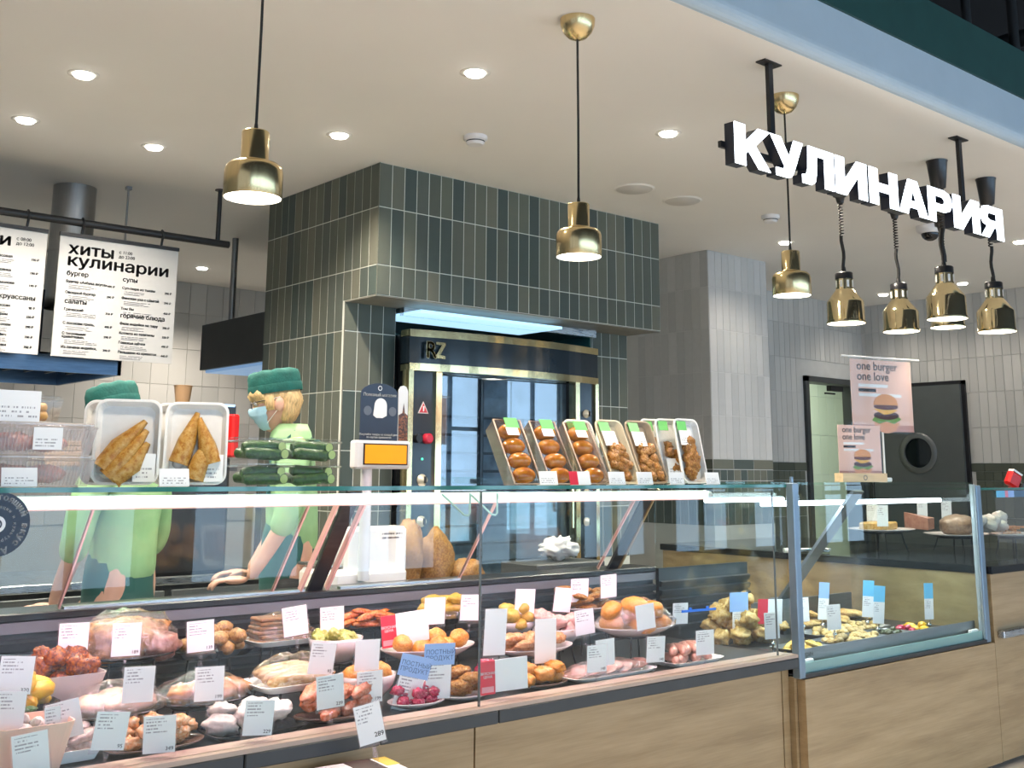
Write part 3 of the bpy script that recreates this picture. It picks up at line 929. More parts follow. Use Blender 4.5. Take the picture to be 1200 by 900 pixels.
items(b1, 0.455, [(0.25, 'i', 'рисовая', '190 ₽'), (0.36, 'i', 'овсянка', '190 ₽'), (0.46, 'i', 'на молоке', '190 ₽'), (0.575, 'h', 'и круассаны', None), (0.64, 'i', 'круассан', '90 ₽'),
                  (0.71, 'i', 'с сыром', '250 ₽'), (0.79, 'i', 'с лососем', '290 ₽'), (0.87, 'i', 'Сэндвич', '350 ₽'), (0.95, 'i', 'Сырники', '350 ₽')], 0.12, 0.665)
items(b1, 0.05, [(0.25, 'i', 'Каша', None), (0.36, 'i', 'Каша овсяная', None), (0.46, 'i', 'Омлет', None), (0.575, 'h', 'блины', None), (0.64, 'i', 'Блины', None), (0.75, 'i', 'Сырники', None), (0.85, 'i', 'Запеканка', None)], 0.20, 0.30)

# ================================================================== kitchen behind
duct_m = brushed('galvanised_duct', (0.42, 0.43, 0.44), 0.30, (30, 30, 0.5))
t = thing('ventilation_duct', 'round grey metal air duct rising to the ceiling behind the menus', 'duct', (2.09, 6.35, 2.02))
put('pipe', B().lathe([(0.118, 0.3), (0.118, CEIL - 2.02)], 40, cap=False), duct_m, t)
put('seam_collar', B().lathe([(0.121, 0.62), (0.123, 0.63), (0.121, 0.64)], 40, cap=False), duct_m, t)
t = thing('extractor_hood', 'dark stainless extractor hood with lit underside behind the menu boards', 'extractor hood', (0.6, 6.0, 1.935))
hood_m = M('hood_blue_steel', (0.10, 0.15, 0.22), 0.3, metal=0.85, var=0.15, stretch=(1, 10, 10))
put('canopy', B().box(0, 1.70, 0, 0.02, 0, 0.10).box(1.68, 1.70, 0, 1.0, 0, 0.10).box(0, 1.70, 0.98, 1.0, 0, 0.10).box(0, 1.70, 0, 1.0, 0.09, 0.10), hood_m, t)
put('chimney_box', B().box(0, 1.30, 0.12, 0.9, 0.10, 0.45), M('hood_dark', (0.02, 0.025, 0.035), 0.4), t)
fl = put('filter_bank', B().box(0.02, 1.66, 0.20, 0.6, 0.05, 0.07), DSTEEL, t)
for k in range(14):
    put('filter_slat', B().cbox((0.08 + k * 0.117, 0.4, 0.045), (0.012, 0.38, 0.02)), BLACK, fl)
put('light_strip', B().box(0.1, 1.5, 0.08, 0.14, 0.035, 0.06), emitter('hood_tube', (0.70, 0.92, 1.0), 3.0), t)
lamp('hood_light', 'AREA', (0.8, 0.4, 0.03), 14, (0.65, 0.9, 1.0), size=1.4, sy=0.5, parent=t)
t = thing('box_hood', 'black box extractor hood beside the green tiled housing', 'extractor hood', (3.32, 6.0, 2.09))
put('body', B().box(0, 1.2, 0, 1.22, 0.02, 0.335), M('hood_charcoal', (0.035, 0.038, 0.04), 0.4, var=0.1), t)
put('underside_panel', B().box(0.03, 1.17, 0.03, 1.19, 0.0, 0.02), M('hood_underside_glow', (0.30, 0.45, 0.62), 0.4, emit=(0.35, 0.6, 1.0), es=0.35), t)  # blue light on the underside put into its colour and glow
put('hanging_rod', B().cyl((0.12, 1.02, 0.335), (0.12, 1.02, CEIL - 2.09), 0.022), STEELD, t)
t = thing('support_rod', 'thin steel rod dropping from the ceiling beside the round duct', 'rod', (2.315, 6.12, 2.4))
put('rod', B().cyl((0, 0, 0), (0, 0, CEIL - 2.4), 0.006), STEELD, t)
put('fixing', B().cbox((0, 0, CEIL - 2.4 - 0.01), (0.03, 0.03, 0.02)), STEELD, t)

# ---- kitchen worktable with drawers (behind the left end of the case)
t = thing('work_table', 'stainless kitchen worktable with refrigerated drawers behind the counter', 'worktable', (0.2, 5.4, 0))
put('top', B().box(0, 2.75, 0, 0.75, 0.86, 0.90, ch=0.004), STEEL, t)
put('carcass', B().box(0.02, 2.73, 0.03, 0.73, 0.12, 0.86), DSTEEL, t)
for k in range(5):
    for z in (0.16, 0.52):
        d = put('drawer', B().cbox((0.30 + k * 0.54, 0.02, z + 0.16), (0.50, 0.025, 0.31), ch=0.004), STEELD, t)
        put('handle', B().cbox((0.30 + k * 0.54, 0.0, z + 0.26), (0.36, 0.02, 0.035), ch=0.004), STEEL, d)
for k in range(5):
    put('leg', B().cyl((0.1 + k * 0.64, 0.1, 0), (0.1 + k * 0.64, 0.1, 0.12), 0.02), STEEL, t)
def simple(name, label, cat, parts, loc=(0, 0, 0), rot=(0, 0, 0), group=None):
    t = thing(name, label, cat, loc, rot, group)
    for nm, bb, m in parts:
        put(nm, bb, m, t)
    return t
# shelf over the worktable with stacked boxes, tubs and machine
t = thing('kitchen_shelf', 'steel kitchen shelf on posts above the worktable', 'shelf', (0.2, 5.75, 0.90))
put('board', B().box(0.0, 2.7, 0, 0.36, 0.52, 0.54), STEELD, t)
for x in (0.05, 1.35, 2.65):
    put('post', B().box(x - 0.015, x + 0.015, 0.30, 0.33, 0, 0.52), STEELD, t)
card = M('kraft_card', (0.36, 0.27, 0.17), 0.7, var=0.15)
for k in range(5):
    tag(put('cardboard_box', B().cbox((2.02, 5.95, 1.44 + 0.012 + k * 0.026), (0.30, 0.30, 0.024), (0, 0, rnd.uniform(-0.05, 0.05)), ch=0.003), card), 'flat kraft cardboard box in the stack behind the foam trays', 'box', 'stacked flat boxes')
simple('steel_pan', 'blue tinted steel food pan on the kitchen shelf', 'pan', [('body', B().lathe([(0.12, 0), (0.15, 0.15), (0.155, 0.15), (0.125, -0.004)], 28), STEELD), ('rim', B().lathe([(0.148, 0.15), (0.162, 0.152), (0.162, 0.158), (0.148, 0.158)], 28, cap=False), STEEL)], (1.55, 5.9, 1.445))
# black machine, red cable box, tan cup seen beside the woman's mask
t = thing('label_printer', 'black kitchen scale printer beside the woman in the mask', 'machine', (2.45, 5.57, 0.90))
put('base', B().cbox((0, 0, 0.30), (0.5, 0.30, 0.60), ch=0.02), BLACKP, t)
put('head', B().prism([(-0.26, 0.60), (0.26, 0.60), (0.26, 0.86), (-0.05, 0.86), (-0.26, 0.70)], -0.15, 0.15), BLACKP, t)
put('screen_edge', B().box(-0.05, 0.25, -0.155, -0.15, 0.855, 0.868), M('screen_blue', (0.3, 0.5, 0.8), 0.2, emit=(0.3, 0.6, 1.0), es=1.0), t)
tag(put('red_tool', B().cbox((2.64, 5.3, 1.60), (0.05, 0.05, 0.22), (0, 0, 0.3), ch=0.01), M('bright_red', (0.65, 0.01, 0.01), 0.4)), 'bright red upright handle beside the blue face mask', 'tool')
simple('paper_cup', 'tan paper cup above the black kitchen machine', 'cup', [('cup', B().lathe([(0.035, 0), (0.05, 0.12)], 24), M('tan_paper', (0.50, 0.30, 0.15), 0.6)), ('rim', B().lathe([(0.049, 0.118), (0.053, 0.121), (0.049, 0.124)], 24, cap=False), M('tan_paper', (0.5, 0.3, 0.15), 0.6))], (2.63, 5.92, 1.77))
simple('steel_canister', 'grey steel canister under the tan paper cup', 'canister', [('body', B().lathe([(0.13, 0), (0.13, 0.305), (0.12, 0.315)], 28), STEELD), ('lid', B().lathe([(0.134, 0.305), (0.134, 0.325), (0.0, 0.33)], 28, cap=False), STEEL)], (2.63, 5.92, 1.44))

# ================================================================== grill oven in the niche
ov = thing('rotisserie_oven', 'tall black rotisserie oven with gold trim and glass doors in the tiled niche', 'oven', (3.46, 4.90, 0.0))
bk = M('oven_black', (0.006, 0.007, 0.009), 0.16, spec=0.5)
navy = M('oven_navy_panel', (0.012, 0.022, 0.032), 0.14, spec=0.6)
W = 1.42
put('housing', B().box(0, W, 0.06, 0.80, 0.45, 2.17).box(0, 0.17, 0.0, 0.06, 0.45, 1.97).box(W - 0.15, W, 0.0, 0.06, 0.45, 1.97), bk, ov)
put('base_cabinet', B().box(0.0, W, 0.02, 0.80, 0.08, 0.45), DSTEEL, ov)
for fx in (0.06, W - 0.06):
    put('foot', B().cyl((fx, 0.1, 0), (fx, 0.1, 0.08), 0.03), BLACK, ov)
def bow(z0, z1, off, b, x0=-0.015, x1=W + 0.01, seg=24):
    """panel bowed forward in plan"""
    vs, fs = [], []
    for k in range(seg + 1):
        u = k / seg
        x = x0 + (x1 - x0) * u
        y = -off - 0.085 * (1 - (2 * u - 1) ** 2) - 0.02
        vs += [(x, y, z0), (x, y, z1), (x, 0.06, z0), (x, 0.06, z1)]
    for k in range(seg):
        a, c = 4 * k, 4 * k + 4
        fs += [(a, c, c + 1, a + 1), (a + 1, c + 1, c + 3, a + 3), (a, a + 2, c + 2, c), (a + 2, a + 3, c + 3, c + 2)]
    fs += [(0, 1, 3, 2), (4 * seg, 4 * seg + 2, 4 * seg + 3, 4 * seg + 1)]
    return b.add(vs, fs, False)
hd = put('header_panel', bow(2.00, 2.155, 0.0, B()), navy, ov)
put('gold_strip', bow(2.15, 2.19, 0.006, B()), GOLD, hd)
put('gold_strip', bow(1.965, 2.005, 0.006, B()), GOLD, hd)
lg = B()
letters(lg, 'R', 0.055, -0.074, 2.035, 0.13, 0.004)
lg.prism([(0.125, 2.035), (0.19, 2.035), (0.19, 2.05), (0.155, 2.055), (0.19, 2.11), (0.19, 2.125), (0.125, 2.125), (0.125, 2.11), (0.165, 2.11), (0.125, 2.05)], -0.076, -0.074)
put('emblem', lg, GOLD, hd)
for x0, x1 in ((-0.02, 0.012), (0.165, 0.205), (W - 0.19, W - 0.155), (W - 0.02, W + 0.008)):
    put('gold_post', B().box(x0, x1, -0.03, 0.03, 0.55, 1.97), GOLD, ov)
put('control_panel', B().box(0.012, 0.165, -0.012, 0.0, 0.45, 1.965), navy, ov)
put('control_panel', B().box(W - 0.155, W - 0.02, -0.012, 0.0, 0.45, 1.965), navy, ov)
tri = put('warning_sign', B().prism([(0.055, 1.735), (0.125, 1.735), (0.09, 1.80)], -0.016, -0.012), M('sticker_pale', (0.75, 0.7, 0.68), 0.5), ov)
put('red_triangle', B().prism([(0.063, 1.740), (0.117, 1.740), (0.09, 1.79)], -0.0175, -0.016), M('sticker_red', (0.6, 0.03, 0.05), 0.5), tri)
put('bolt_mark', B().prism([(0.087, 1.746), (0.093, 1.746), (0.096, 1.775), (0.086, 1.775)], -0.0185, -0.0175), INKW, tri)
put('stop_button', B().lathe([(0.028, 0), (0.028, 0.03), (0.02, 0.035)], 20, mat=Matrix.Translation((0.115, -0.012, 1.60)) @ Matrix.Rotation(PI / 2, 4, 'X')), M('red_button', (0.55, 0.02, 0.05), 0.35), ov)
put('key_switch', B().lathe([(0.024, 0), (0.022, 0.03)], 20, mat=Matrix.Translation((0.05, -0.012, 1.60)) @ Matrix.Rotation(PI / 2, 4, 'X')), BLACK, ov)
def knob(x, z, r=0.030):
    m = Matrix.Translation((x, -0.012, z)) @ Matrix.Rotation(PI / 2, 4, 'X')
    k = put('knob', B().lathe([(r, 0), (r, 0.008), (r * 0.72, 0.010), (r * 0.66, 0.028), (0, 0.030)], 24, cap=False, mat=m), M('knob_cream', (0.75, 0.72, 0.58), 0.25, metal=0.4), ov)
    put('knob_bar', B().cbox((x, -0.045, z), (r * 0.35, 0.012, r * 1.2)), BLACK, k)
for z in (1.38, 1.16, 0.98):
    knob(0.09, z)
for z in (1.78, 1.62, 1.30, 1.13):
    knob(W - 0.088, z, 0.026)
for z, c in ((1.49, (0.1, 0.8, 0.5)), (1.27, (0.8, 0.9, 0.9))):
    put('pilot_light', B().ball((0.09, -0.014, z), 0.007), M('pilot_%d' % int(z * 100), c, 0.2, emit=c, es=1.0), ov)
inner = M('oven_interior', (0.20, 0.24, 0.27), 0.35, metal=0.3, var=0.5)
put('cavity_back', B().box(0.205, W - 0.19, 0.058, 0.0598, 0.60, 1.96), inner, ov)
rack = M('rack_steel', (0.035, 0.04, 0.045), 0.35, metal=0.3)
for k in range(9):
    put('spit_rod', B().box(0.21, W - 0.30, 0.025, 0.04, 0.92 + k * 0.1, 0.935 + k * 0.1), rack, ov)
put('rack_upright', B().box(0.52, 0.545, 0.02, 0.045, 0.6, 1.95), rack, ov)
for x0, x1 in ((0.205, 0.715), (0.72, W - 0.19)):
    put('glass_door', B().box(x0, x1, -0.02, -0.012, 0.78, 1.96), glass('oven_door_glass_%d' % int(x0 * 100), tint=(0.78, 0.84, 0.88), f0=0.075), ov)
put('door_handle', B().cyl((W - 0.24, -0.05, 1.10), (W - 0.24, -0.05, 1.72), 0.012).ball((W - 0.24, -0.05, 1.72), 0.03), BRASSP, ov)
put('lower_door', B().box(0.205, W - 0.19, -0.02, 0.0, 0.5, 0.77), STEELD, ov)
# canopy light above the oven
t = thing('oven_canopy', 'stainless extractor with bluish light strip above the oven', 'extractor hood', (3.46, 4.80, 2.205))
put('tray', B().box(0.0, 1.50, 0.20, 0.95, 0.085, 0.115), STEELD, t)
put('light_panel', B().box(0.0, 1.05, 0.0, 0.40, 0.070, 0.085), M('canopy_light', (0.4, 0.6, 0.8), 0.3, emit=(0.45, 0.75, 1.0), es=1.0), t)
put('front_lip', B().box(0.0, 1.50, 0.16, 0.20, 0.07, 0.118), STEEL, t)
lamp('canopy_glow', 'AREA', (0.6, 0.25, 0.05), 3.5, (0.55, 0.85, 1.0), size=1.0, sy=0.3, parent=t)
# ================================================================== display cases
def wput(name, b, mat, parent):
    """part built in world coordinates under an unrotated thing"""
    g = parent
    off = Vector((0, 0, 0))
    while g is not None:
        off += Vector(g.location)
        g = g.parent
    return put(name, b, mat, parent, loc=-off)
YG = 2.834
CX0, CX1 = 0.25, 3.955
case = thing('meat_display_case', 'long glass fronted meat display case with oak base and dark rail', 'display case', (CX0, 2.80, 0))
for x0, x1 in ((CX0, 0.86), (0.862, 2.298), (2.302, 3.905), (3.909, 3.955)):
    wput('oak_panel', B().box(x0 + 0.0015, x1 - 0.0015, 2.855, 2.875, 0.09, 0.645), OAK, case)
wput('carcass', B().box(CX0, CX1, 2.876, 3.74, 0.09, 0.66), BLACK, case)
wput('plinth', B().box(CX0, CX1, 2.93, 3.70, 0.0, 0.09), BLACK, case)
railm = M('rail_graphite', (0.04, 0.044, 0.047), 0.38, metal=0.2, var=0.1)
for x0, x1 in ((CX0, 1.475), (1.479, 1.905), (1.909, 2.352), (2.356, CX1)):
    wput('front_rail', B().box(x0, x1, 2.800, 2.856, 0.642, 0.682, ch=0.003), railm, case)
wput('front_ledge', B().box(CX0, CX1, 2.803, 2.90, 0.6825, 0.695), M('ledge_beige', (0.46, 0.35, 0.28), 0.35, var=0.04), case)
deckm = M('deck_steel', (0.018, 0.018, 0.02), 0.4, var=0.1)
wput('deck', B().box(CX0, CX1, 2.90, 3.58, 0.66, 0.685), deckm, case)
lou = M('louver_black', (0.03, 0.032, 0.036), 0.35, var=0.1)
wput('back_panel', B().box(CX0, CX1, 3.595, 3.62, 0.66, 0.985), lou, case)
for k in range(6):
    wput('louver', B().cbox(((CX0 + CX1) / 2, 3.585, 0.715 + k * 0.037), (CX1 - CX0, 0.022, 0.026), (0.35, 0, 0)), lou, case)
wput('grey_band', B().box(CX0, CX1, 3.578, 3.594, 0.935, 0.968), M('band_grey', (0.16, 0.16, 0.175), 0.4, var=0.04), case)
wput('back_ledge', B().box(CX0, CX1, 3.57, 3.74, 0.97, 0.995, ch=0.004), BLACKP, case)
# glass
def pane(name, b, parent, mat=GLG):
    return wput(name, b, mat, parent)
pane('front_pane', B().box(CX0, 2.296, YG - 0.004, YG + 0.004, 0.695, 1.360), case)
pane('front_pane', B().box(2.301, 3.945, YG - 0.004, YG + 0.004, 0.695, 1.360), case)
seam = M('pane_seam', (0.10, 0.12, 0.12), 0.2)
wput('pane_edge', B().box(2.2965, 2.3005, YG - 0.0045, YG + 0.0045, 0.695, 1.36), seam, case)
wput('pane_edge', B().box(3.868, 3.872, YG + 0.005, YG + 0.012, 0.695, 1.36), seam, case)
pane('end_pane', B().box(3.945, 3.952, YG + 0.005, 3.57, 0.695, 1.36), case)
sh = pane('top_shelf', B().box(CX0, 3.94, 2.826, 3.40, 1.3665, 1.377), case, GLT)
wput('green_edge', B().box(CX0, 3.94, 2.822, 2.826, 1.3655, 1.378), GLEDGE, sh)
wput('green_edge', B().box(3.94, 3.944, 2.822, 3.40, 1.3655, 1.378), GLEDGE, sh)
for x in (2.255, 2.37):
    wput('glass_clip', B().tube([(x - 0.09, YG + 0.035, 1.352), (x - 0.01, YG + 0.02, 1.285), (x, YG + 0.012, 1.282), (x + 0.006, YG + 0.01, 1.29), (x + 0.006, YG + 0.01, 1.355)], 0.0035, 6), M('clip_green', (0.55, 0.75, 0.68), 0.25), case)
# tube lamp under the shelf
tubem = emitter('case_tube', (0.96, 1.0, 0.88), 0.62)
for x0, x1 in ((CX0, 1.06), (1.062, 2.085), (2.087, 3.545)):
    wput('tube_lamp', B().cyl((x0, 2.93, 1.338), (x1, 2.93, 1.338), 0.0165, seg=20), tubem, case)
wput('lamp_end_cap', B().cyl((3.545, 2.93, 1.338), (3.575, 2.93, 1.338), 0.018, 0.012, seg=20), WHITE, case)
pinkl = M('tube_reflection_pink', (0.75, 0.45, 0.42), 0.4, emit=(1.0, 0.45, 0.45), es=0.25)
wput('pink_glow_strip', B().box(CX0, 3.56, 2.915, 2.96, 1.3185, 1.3205), pinkl, case)  # added strip, glows in place of pink reflections under the tube
for k in range(3):
    lamp('case_tube_light', 'AREA', (0.85 + k * 1.1 - CX0, 2.945 - 2.80, 1.312), CASE_W, (1.0, 0.60, 0.73), rot=(0.38, 0, 0), size=1.05, sy=0.05, parent=case)
# sloping rear glass and its arms
def slope(x0, x1, y0, z0, y1, z1, th, b=None):
    b = b or B()
    d = Vector((0, y1 - y0, z1 - z0)).normalized()
    nrm = Vector((0, d.z, -d.y)) * th / 2
    vs = []
    for x in (x0, x1):
        for (y, z) in ((y0, z0), (y1, z1)):
            for s in (-1, 1):
                vs.append((x, y + s * nrm.y, z + s * nrm.z))
    return b.add(vs, [(0, 1, 3, 2), (4, 6, 7, 5), (0, 4, 5, 1), (2, 3, 7, 6), (0, 2, 6, 4), (1, 5, 7, 3)])
edgep = M('pane_edge_pink_lit', (0.70, 0.42, 0.36), 0.3, var=0.05, emit=(1.0, 0.5, 0.42), es=0.0)  # pink lamplight on the glass edges put into their colour
for x0, x1 in ((CX0, 1.234), (1.25, 1.97), (2.215, 2.806), (2.854, 3.594)):
    p = pane('rear_pane', slope(x0, x1, 3.60, 1.0, 3.352, 1.330, 0.006), case, GL)
    wput('pane_edge', slope(x1, x1 + 0.006, 3.60, 1.0, 3.352, 1.330, 0.012), edgep, p)
for x0, x1 in ((2.08, 2.088), (2.19, 2.20)):
    wput('arm_edge', slope(x0, x1, 3.60, 1.0, 3.352, 1.330, 0.022), edgep, case)
for x in (0.72, 2.15, 3.70):
    wput('support_arm', slope(x - 0.03, x + 0.03, 3.63, 0.97, 3.36, 1.355, 0.012), DSTEEL, case)
wput('arm_edge', slope(3.735, 3.745, 3.63, 0.97, 3.36, 1.355, 0.02), M('arm_brass', (0.40, 0.30, 0.16), 0.35, metal=0.5), case)
wput('bottom_track', B().box(1.25, 2.1, 3.59, 3.615, 0.995, 1.003).box(2.25, 2.81, 3.59, 3.615, 0.995, 1.003), STEEL, case)
# round sticker on the front pane
st = thing('round_sticker', 'navy round sticker with white ring lettering on the front pane', 'sticker', (0.812, YG - 0.0045, 1.292))
put('disc', B().lathe([(0.076, 0), (0.076, 0.0006)], 48, mat=Matrix.Rotation(PI / 2, 4, 'X')), M('sticker_navy', (0.014, 0.025, 0.05), 0.4), st)
rb = B()
def ring_text(b, s, R, size, a0, step, bold):
    for k, ch in enumerate(s):
        if ch == ' ':
            continue
        a = a0 - k * step
        m = Matrix.Rotation(PI / 2 - a, 4, 'Y')
        letters(b, ch, 0, -0.0009, R, size, bold, 'CENTER', mat=m)
ring_text(rb, 'Настоящий вкус Азии', 0.0575, 0.021, math.radians(128), math.radians(13.2), 0.0009)
ring_text(rb, 'традиции и культура', 0.038, 0.010, math.radians(128), math.radians(11.5), 0.0004)
rb.lathe([(0.012, 0.0009), (0.020, 0.0009)], 32, cap=False, mat=Matrix.Rotation(PI / 2, 4, 'X'))
rb.lathe([(0.003, 0.0009), (0.008, 0.0009)], 24, cap=False, mat=Matrix.Rotation(PI / 2, 4, 'X'))
put('ring_lettering', rb, INKW, st)

# ---- second case (snacks)
RX0, RX1, YF = 3.965, 5.56, 2.802
c2 = thing('snack_display_case', 'square cool lit glass display case with steel posts on an oak base', 'display case', (RX0, 2.80, 0))
postm = M('post_blue_grey', (0.20, 0.27, 0.34), 0.3, metal=0.5, var=0.08)
wput('oak_panel', B().box(3.957, 3.975, 2.83, 2.86, 0.05, 0.60), OAK, c2)
wput('oak_panel', B().box(3.977, 5.597, 2.79, 2.83, 0.03, 0.594), OAK, c2)
wput('carcass', B().box(3.98, 5.56, 2.831, 3.58, 0.05, 0.605), BLACK, c2)
wput('plinth', B().box(4.0, 5.56, 2.86, 3.56, 0.0, 0.05), BLACK, c2)
wput('black_sill', B().box(RX0, 5.575, YF - 0.004, YF + 0.03, 0.597, 0.613), BLACKP, c2)
wput('post', B().box(3.957, 3.995, YF - 0.005, YF + 0.035, 0.597, 1.385, ch=0.004), postm, c2)
wput('post', B().box(5.535, 5.58, YF - 0.005, YF + 0.035, 0.597, 1.37, ch=0.004), postm, c2)
for x0 in (3.9955, 5.528):
    wput('post_trim', B().box(x0, x0 + 0.0065, YF + 0.002, YF + 0.03, 0.613, 1.375), M('post_pale', (0.40, 0.47, 0.52), 0.25, metal=0.4), c2)
wput('top_bolt', B().cyl((3.975, YF + 0.015, 1.385), (3.975, YF + 0.015, 1.41), 0.008), postm, c2)
pane('front_pane', B().box(4.002, 5.528, YF + 0.006, YF + 0.013, 0.613, 1.372), c2)
pane('top_pane', B().box(4.002, 5.53, YF + 0.014, 3.40, 1.376, 1.386), c2, GLT)
pane('side_pane', B().box(5.545, 5.552, YF + 0.036, 3.56, 0.66, 1.372), c2)
wput('teal_strip', B().box(4.002, 5.528, YF + 0.0135, YF + 0.018, 0.613, 0.654), M('strip_teal', (0.30, 0.48, 0.47), 0.25, var=0.04), c2)
wput('tray_front', B().box(4.002, 5.528, YF + 0.05, YF + 0.056, 0.640, 0.700), STEELD, c2)
for x in (4.055, 5.47):
    wput('clip', B().cbox((x, YF + 0.03, 0.655), (0.075, 0.02, 0.018), ch=0.004), WHITE, c2)
wput('deck', B().box(4.002, 5.54, YF + 0.057, 3.56, 0.635, 0.655), deckm, c2)
wput('rear_wall', B().box(4.625, 5.54, 3.56, 3.58, 0.605, 0.78), STEELD, c2)
wput('dark_rear_wall', B().box(3.958, 4.62, 3.56, 3.58, 0.605, 0.985), lou, c2)
for k in range(6):
    wput('louver', B().cbox((4.29, 3.552, 0.715 + k * 0.04), (0.66, 0.016, 0.024), (0.35, 0, 0)), lou, c2)
p = pane('rear_pane', slope(4.09, 5.54, 3.57, 0.78, 3.33, 1.37, 0.006), c2, GL)
wput('side_arm', slope(4.61, 4.70, 3.385, 0.80, 2.93, 1.345, 0.014), M('arm_grey', (0.16, 0.18, 0.20), 0.35, metal=0.4), c2)
wput('arm_foot', B().box(4.615, 4.695, 3.35, 3.43, 0.655, 0.82), STEELD, c2)
cool = emitter('cool_tube', (0.80, 0.92, 1.0), 7.0)
for x0, x1 in ((4.01, 4.70), (4.73, 5.53)):
    wput('tube_lamp', B().cyl((x0, 3.0, 1.292), (x1, 3.0, 1.292), 0.011, seg=16), cool, c2)
    lamp('cool_tube_light', 'AREA', ((x0 + x1) / 2 - RX0, 0.20, 1.275), CASE2_W, (0.82, 0.93, 1.0), size=x1 - x0, sy=0.03, parent=c2)
wput('tube_lamp', B().cyl((4.03, 3.33, 1.30), (4.62, 3.33, 1.30), 0.011, seg=16), cool, c2)
nm = B()
letters(nm, 'Гирин', 4.04, YF + 0.0485, 0.668, 0.030, 0.0)
wput('marker_writing', nm, INK, c2)

# ---- third counter turning the corner
c3 = thing('oak_counter', 'oak bar counter with black top turning the corner beside the snack case', 'counter', (5.60, 2.83, 0))
wput('oak_panel', B().box(5.604, 6.20, 2.792, 2.85, 0.03, 0.925), OAK, c3)
wput('oak_panel', B().box(6.203, 7.0, 2.792, 2.85, 0.03, 0.925), OAK, c3)
wput('oak_panel', B().box(5.603, 5.62, 2.851, 5.0, 0.05, 0.925), OAK, c3)
wput('carcass', B().box(5.621, 7.0, 2.851, 5.0, 0.05, 0.92), BLACK, c3)
wput('plinth', B().box(5.66, 7.0, 2.87, 5.0, 0.0, 0.05), BLACK, c3)
wput('worktop', B().box(5.595, 7.02, 2.775, 5.02, 0.926, 0.965, ch=0.003), M('worktop_black', (0.012, 0.013, 0.015), 0.12), c3)
for x0 in (5.64, 6.35):
    wput('drawer_pull', B().box(x0, x0 + 0.5, 2.757, 2.792, 0.612, 0.648, ch=0.004), STEEL, c3)
g = pane('screen_pane', B().box(5.62, 6.98, 2.86, 2.866, 0.965, 1.352), c3)
pane('screen_shelf', B().box(5.62, 6.98, 2.867, 3.15, 1.346, 1.354), c3, GLT)
wput('green_edge', B().box(5.62, 6.98, 2.855, 2.8595, 1.344, 1.356), GLEDGE, g)
for x0, x1, m in ((5.66, 5.755, SKYC), (5.755, 5.79, M('strip_pink', (0.75, 0.25, 0.35), 0.5)), (5.79, 5.86, BLUEC), (5.86, 6.02, M('strip_navy', (0.08, 0.16, 0.26), 0.4))):
    wput('price_strip', B().box(x0 + 0.2, x1 + 0.2, 2.852, 2.8545, 1.305, 1.340), m, g)
# ================================================================== food, dishes, price tags
F_CARA = food('caramelised_meat', [(0.07, 0.015, 0.008), (0.30, 0.07, 0.02), (0.52, 0.17, 0.05)], 40, 0.25)
F_ROAST = food('roast_skin', [(0.18, 0.075, 0.035), (0.40, 0.19, 0.09), (0.58, 0.30, 0.16)], 22, 0.25)
F_GOLD = food('golden_crust', [(0.24, 0.11, 0.04), (0.42, 0.22, 0.085), (0.56, 0.34, 0.15)], 45, 0.4)
F_BROWN = food('brown_layers', [(0.22, 0.11, 0.06), (0.38, 0.20, 0.11)], 30, 0.4)
F_GREEN = food('green_salad', [(0.30, 0.32, 0.08), (0.58, 0.55, 0.18), (0.75, 0.70, 0.35)], 40, 0.3)
F_RED = food('red_fish', [(0.42, 0.09, 0.03), (0.70, 0.20, 0.08), (0.80, 0.38, 0.18)], 30, 0.25)
F_YEL = food('yellow_pastry', [(0.60, 0.38, 0.10), (0.80, 0.55, 0.18)], 30, 0.35)
F_PALE = food('pale_chicken', [(0.56, 0.30, 0.22), (0.66, 0.42, 0.31), (0.72, 0.52, 0.40)], 12, 0.28)
F_TAN = food('tan_chicken', [(0.44, 0.18, 0.08), (0.62, 0.32, 0.17), (0.72, 0.46, 0.28)], 20, 0.25)
F_BREAD = food('flatbread_roll', [(0.34, 0.16, 0.05), (0.62, 0.42, 0.20), (0.78, 0.64, 0.44)], 18, 0.45)
F_ORANGE = food('orange_breaded', [(0.55, 0.20, 0.05), (0.74, 0.32, 0.09), (0.80, 0.42, 0.15)], 60, 0.35)
F_SHRIMP = food('orange_shrimp', [(0.75, 0.32, 0.16), (0.82, 0.50, 0.28), (0.86, 0.68, 0.50)], 30, 0.22)
F_WHITE = food('white_meringue', [(0.74, 0.66, 0.62), (0.86, 0.82, 0.78)], 14, 0.4)
F_FILLET = food('red_fillet', [(0.55, 0.16, 0.09), (0.70, 0.28, 0.18), (0.78, 0.42, 0.30)], 22, 0.22)
F_BEET = food('beet_salad', [(0.30, 0.02, 0.06), (0.55, 0.05, 0.12), (0.70, 0.22, 0.28)], 50, 0.2)
F_PORK = food('smoked_pork', [(0.28, 0.13, 0.10), (0.50, 0.26, 0.22), (0.70, 0.44, 0.40)], 16, 0.3)
F_SAUS = food('pink_sausage', [(0.66, 0.34, 0.28), (0.78, 0.46, 0.38)], 16, 0.3)
F_PINK = food('pink_fillet', [(0.70, 0.36, 0.34), (0.82, 0.56, 0.52)], 16, 0.25)
F_MANGO = food('mango', [(0.75, 0.42, 0.04), (0.84, 0.58, 0.10)], 20, 0.3)
F_FISH = food('grey_fish', [(0.42, 0.32, 0.30), (0.62, 0.50, 0.47)], 20, 0.25)
F_NUT = food('pale_nuts', [(0.50, 0.34, 0.14), (0.72, 0.56, 0.30)], 40, 0.5)
F_CHIP = food('banana_chip', [(0.66, 0.45, 0.12), (0.80, 0.62, 0.25)], 20, 0.4)
F_PAST = food('tan_pastry', [(0.45, 0.26, 0.09), (0.66, 0.45, 0.20), (0.76, 0.58, 0.32)], 26, 0.5)
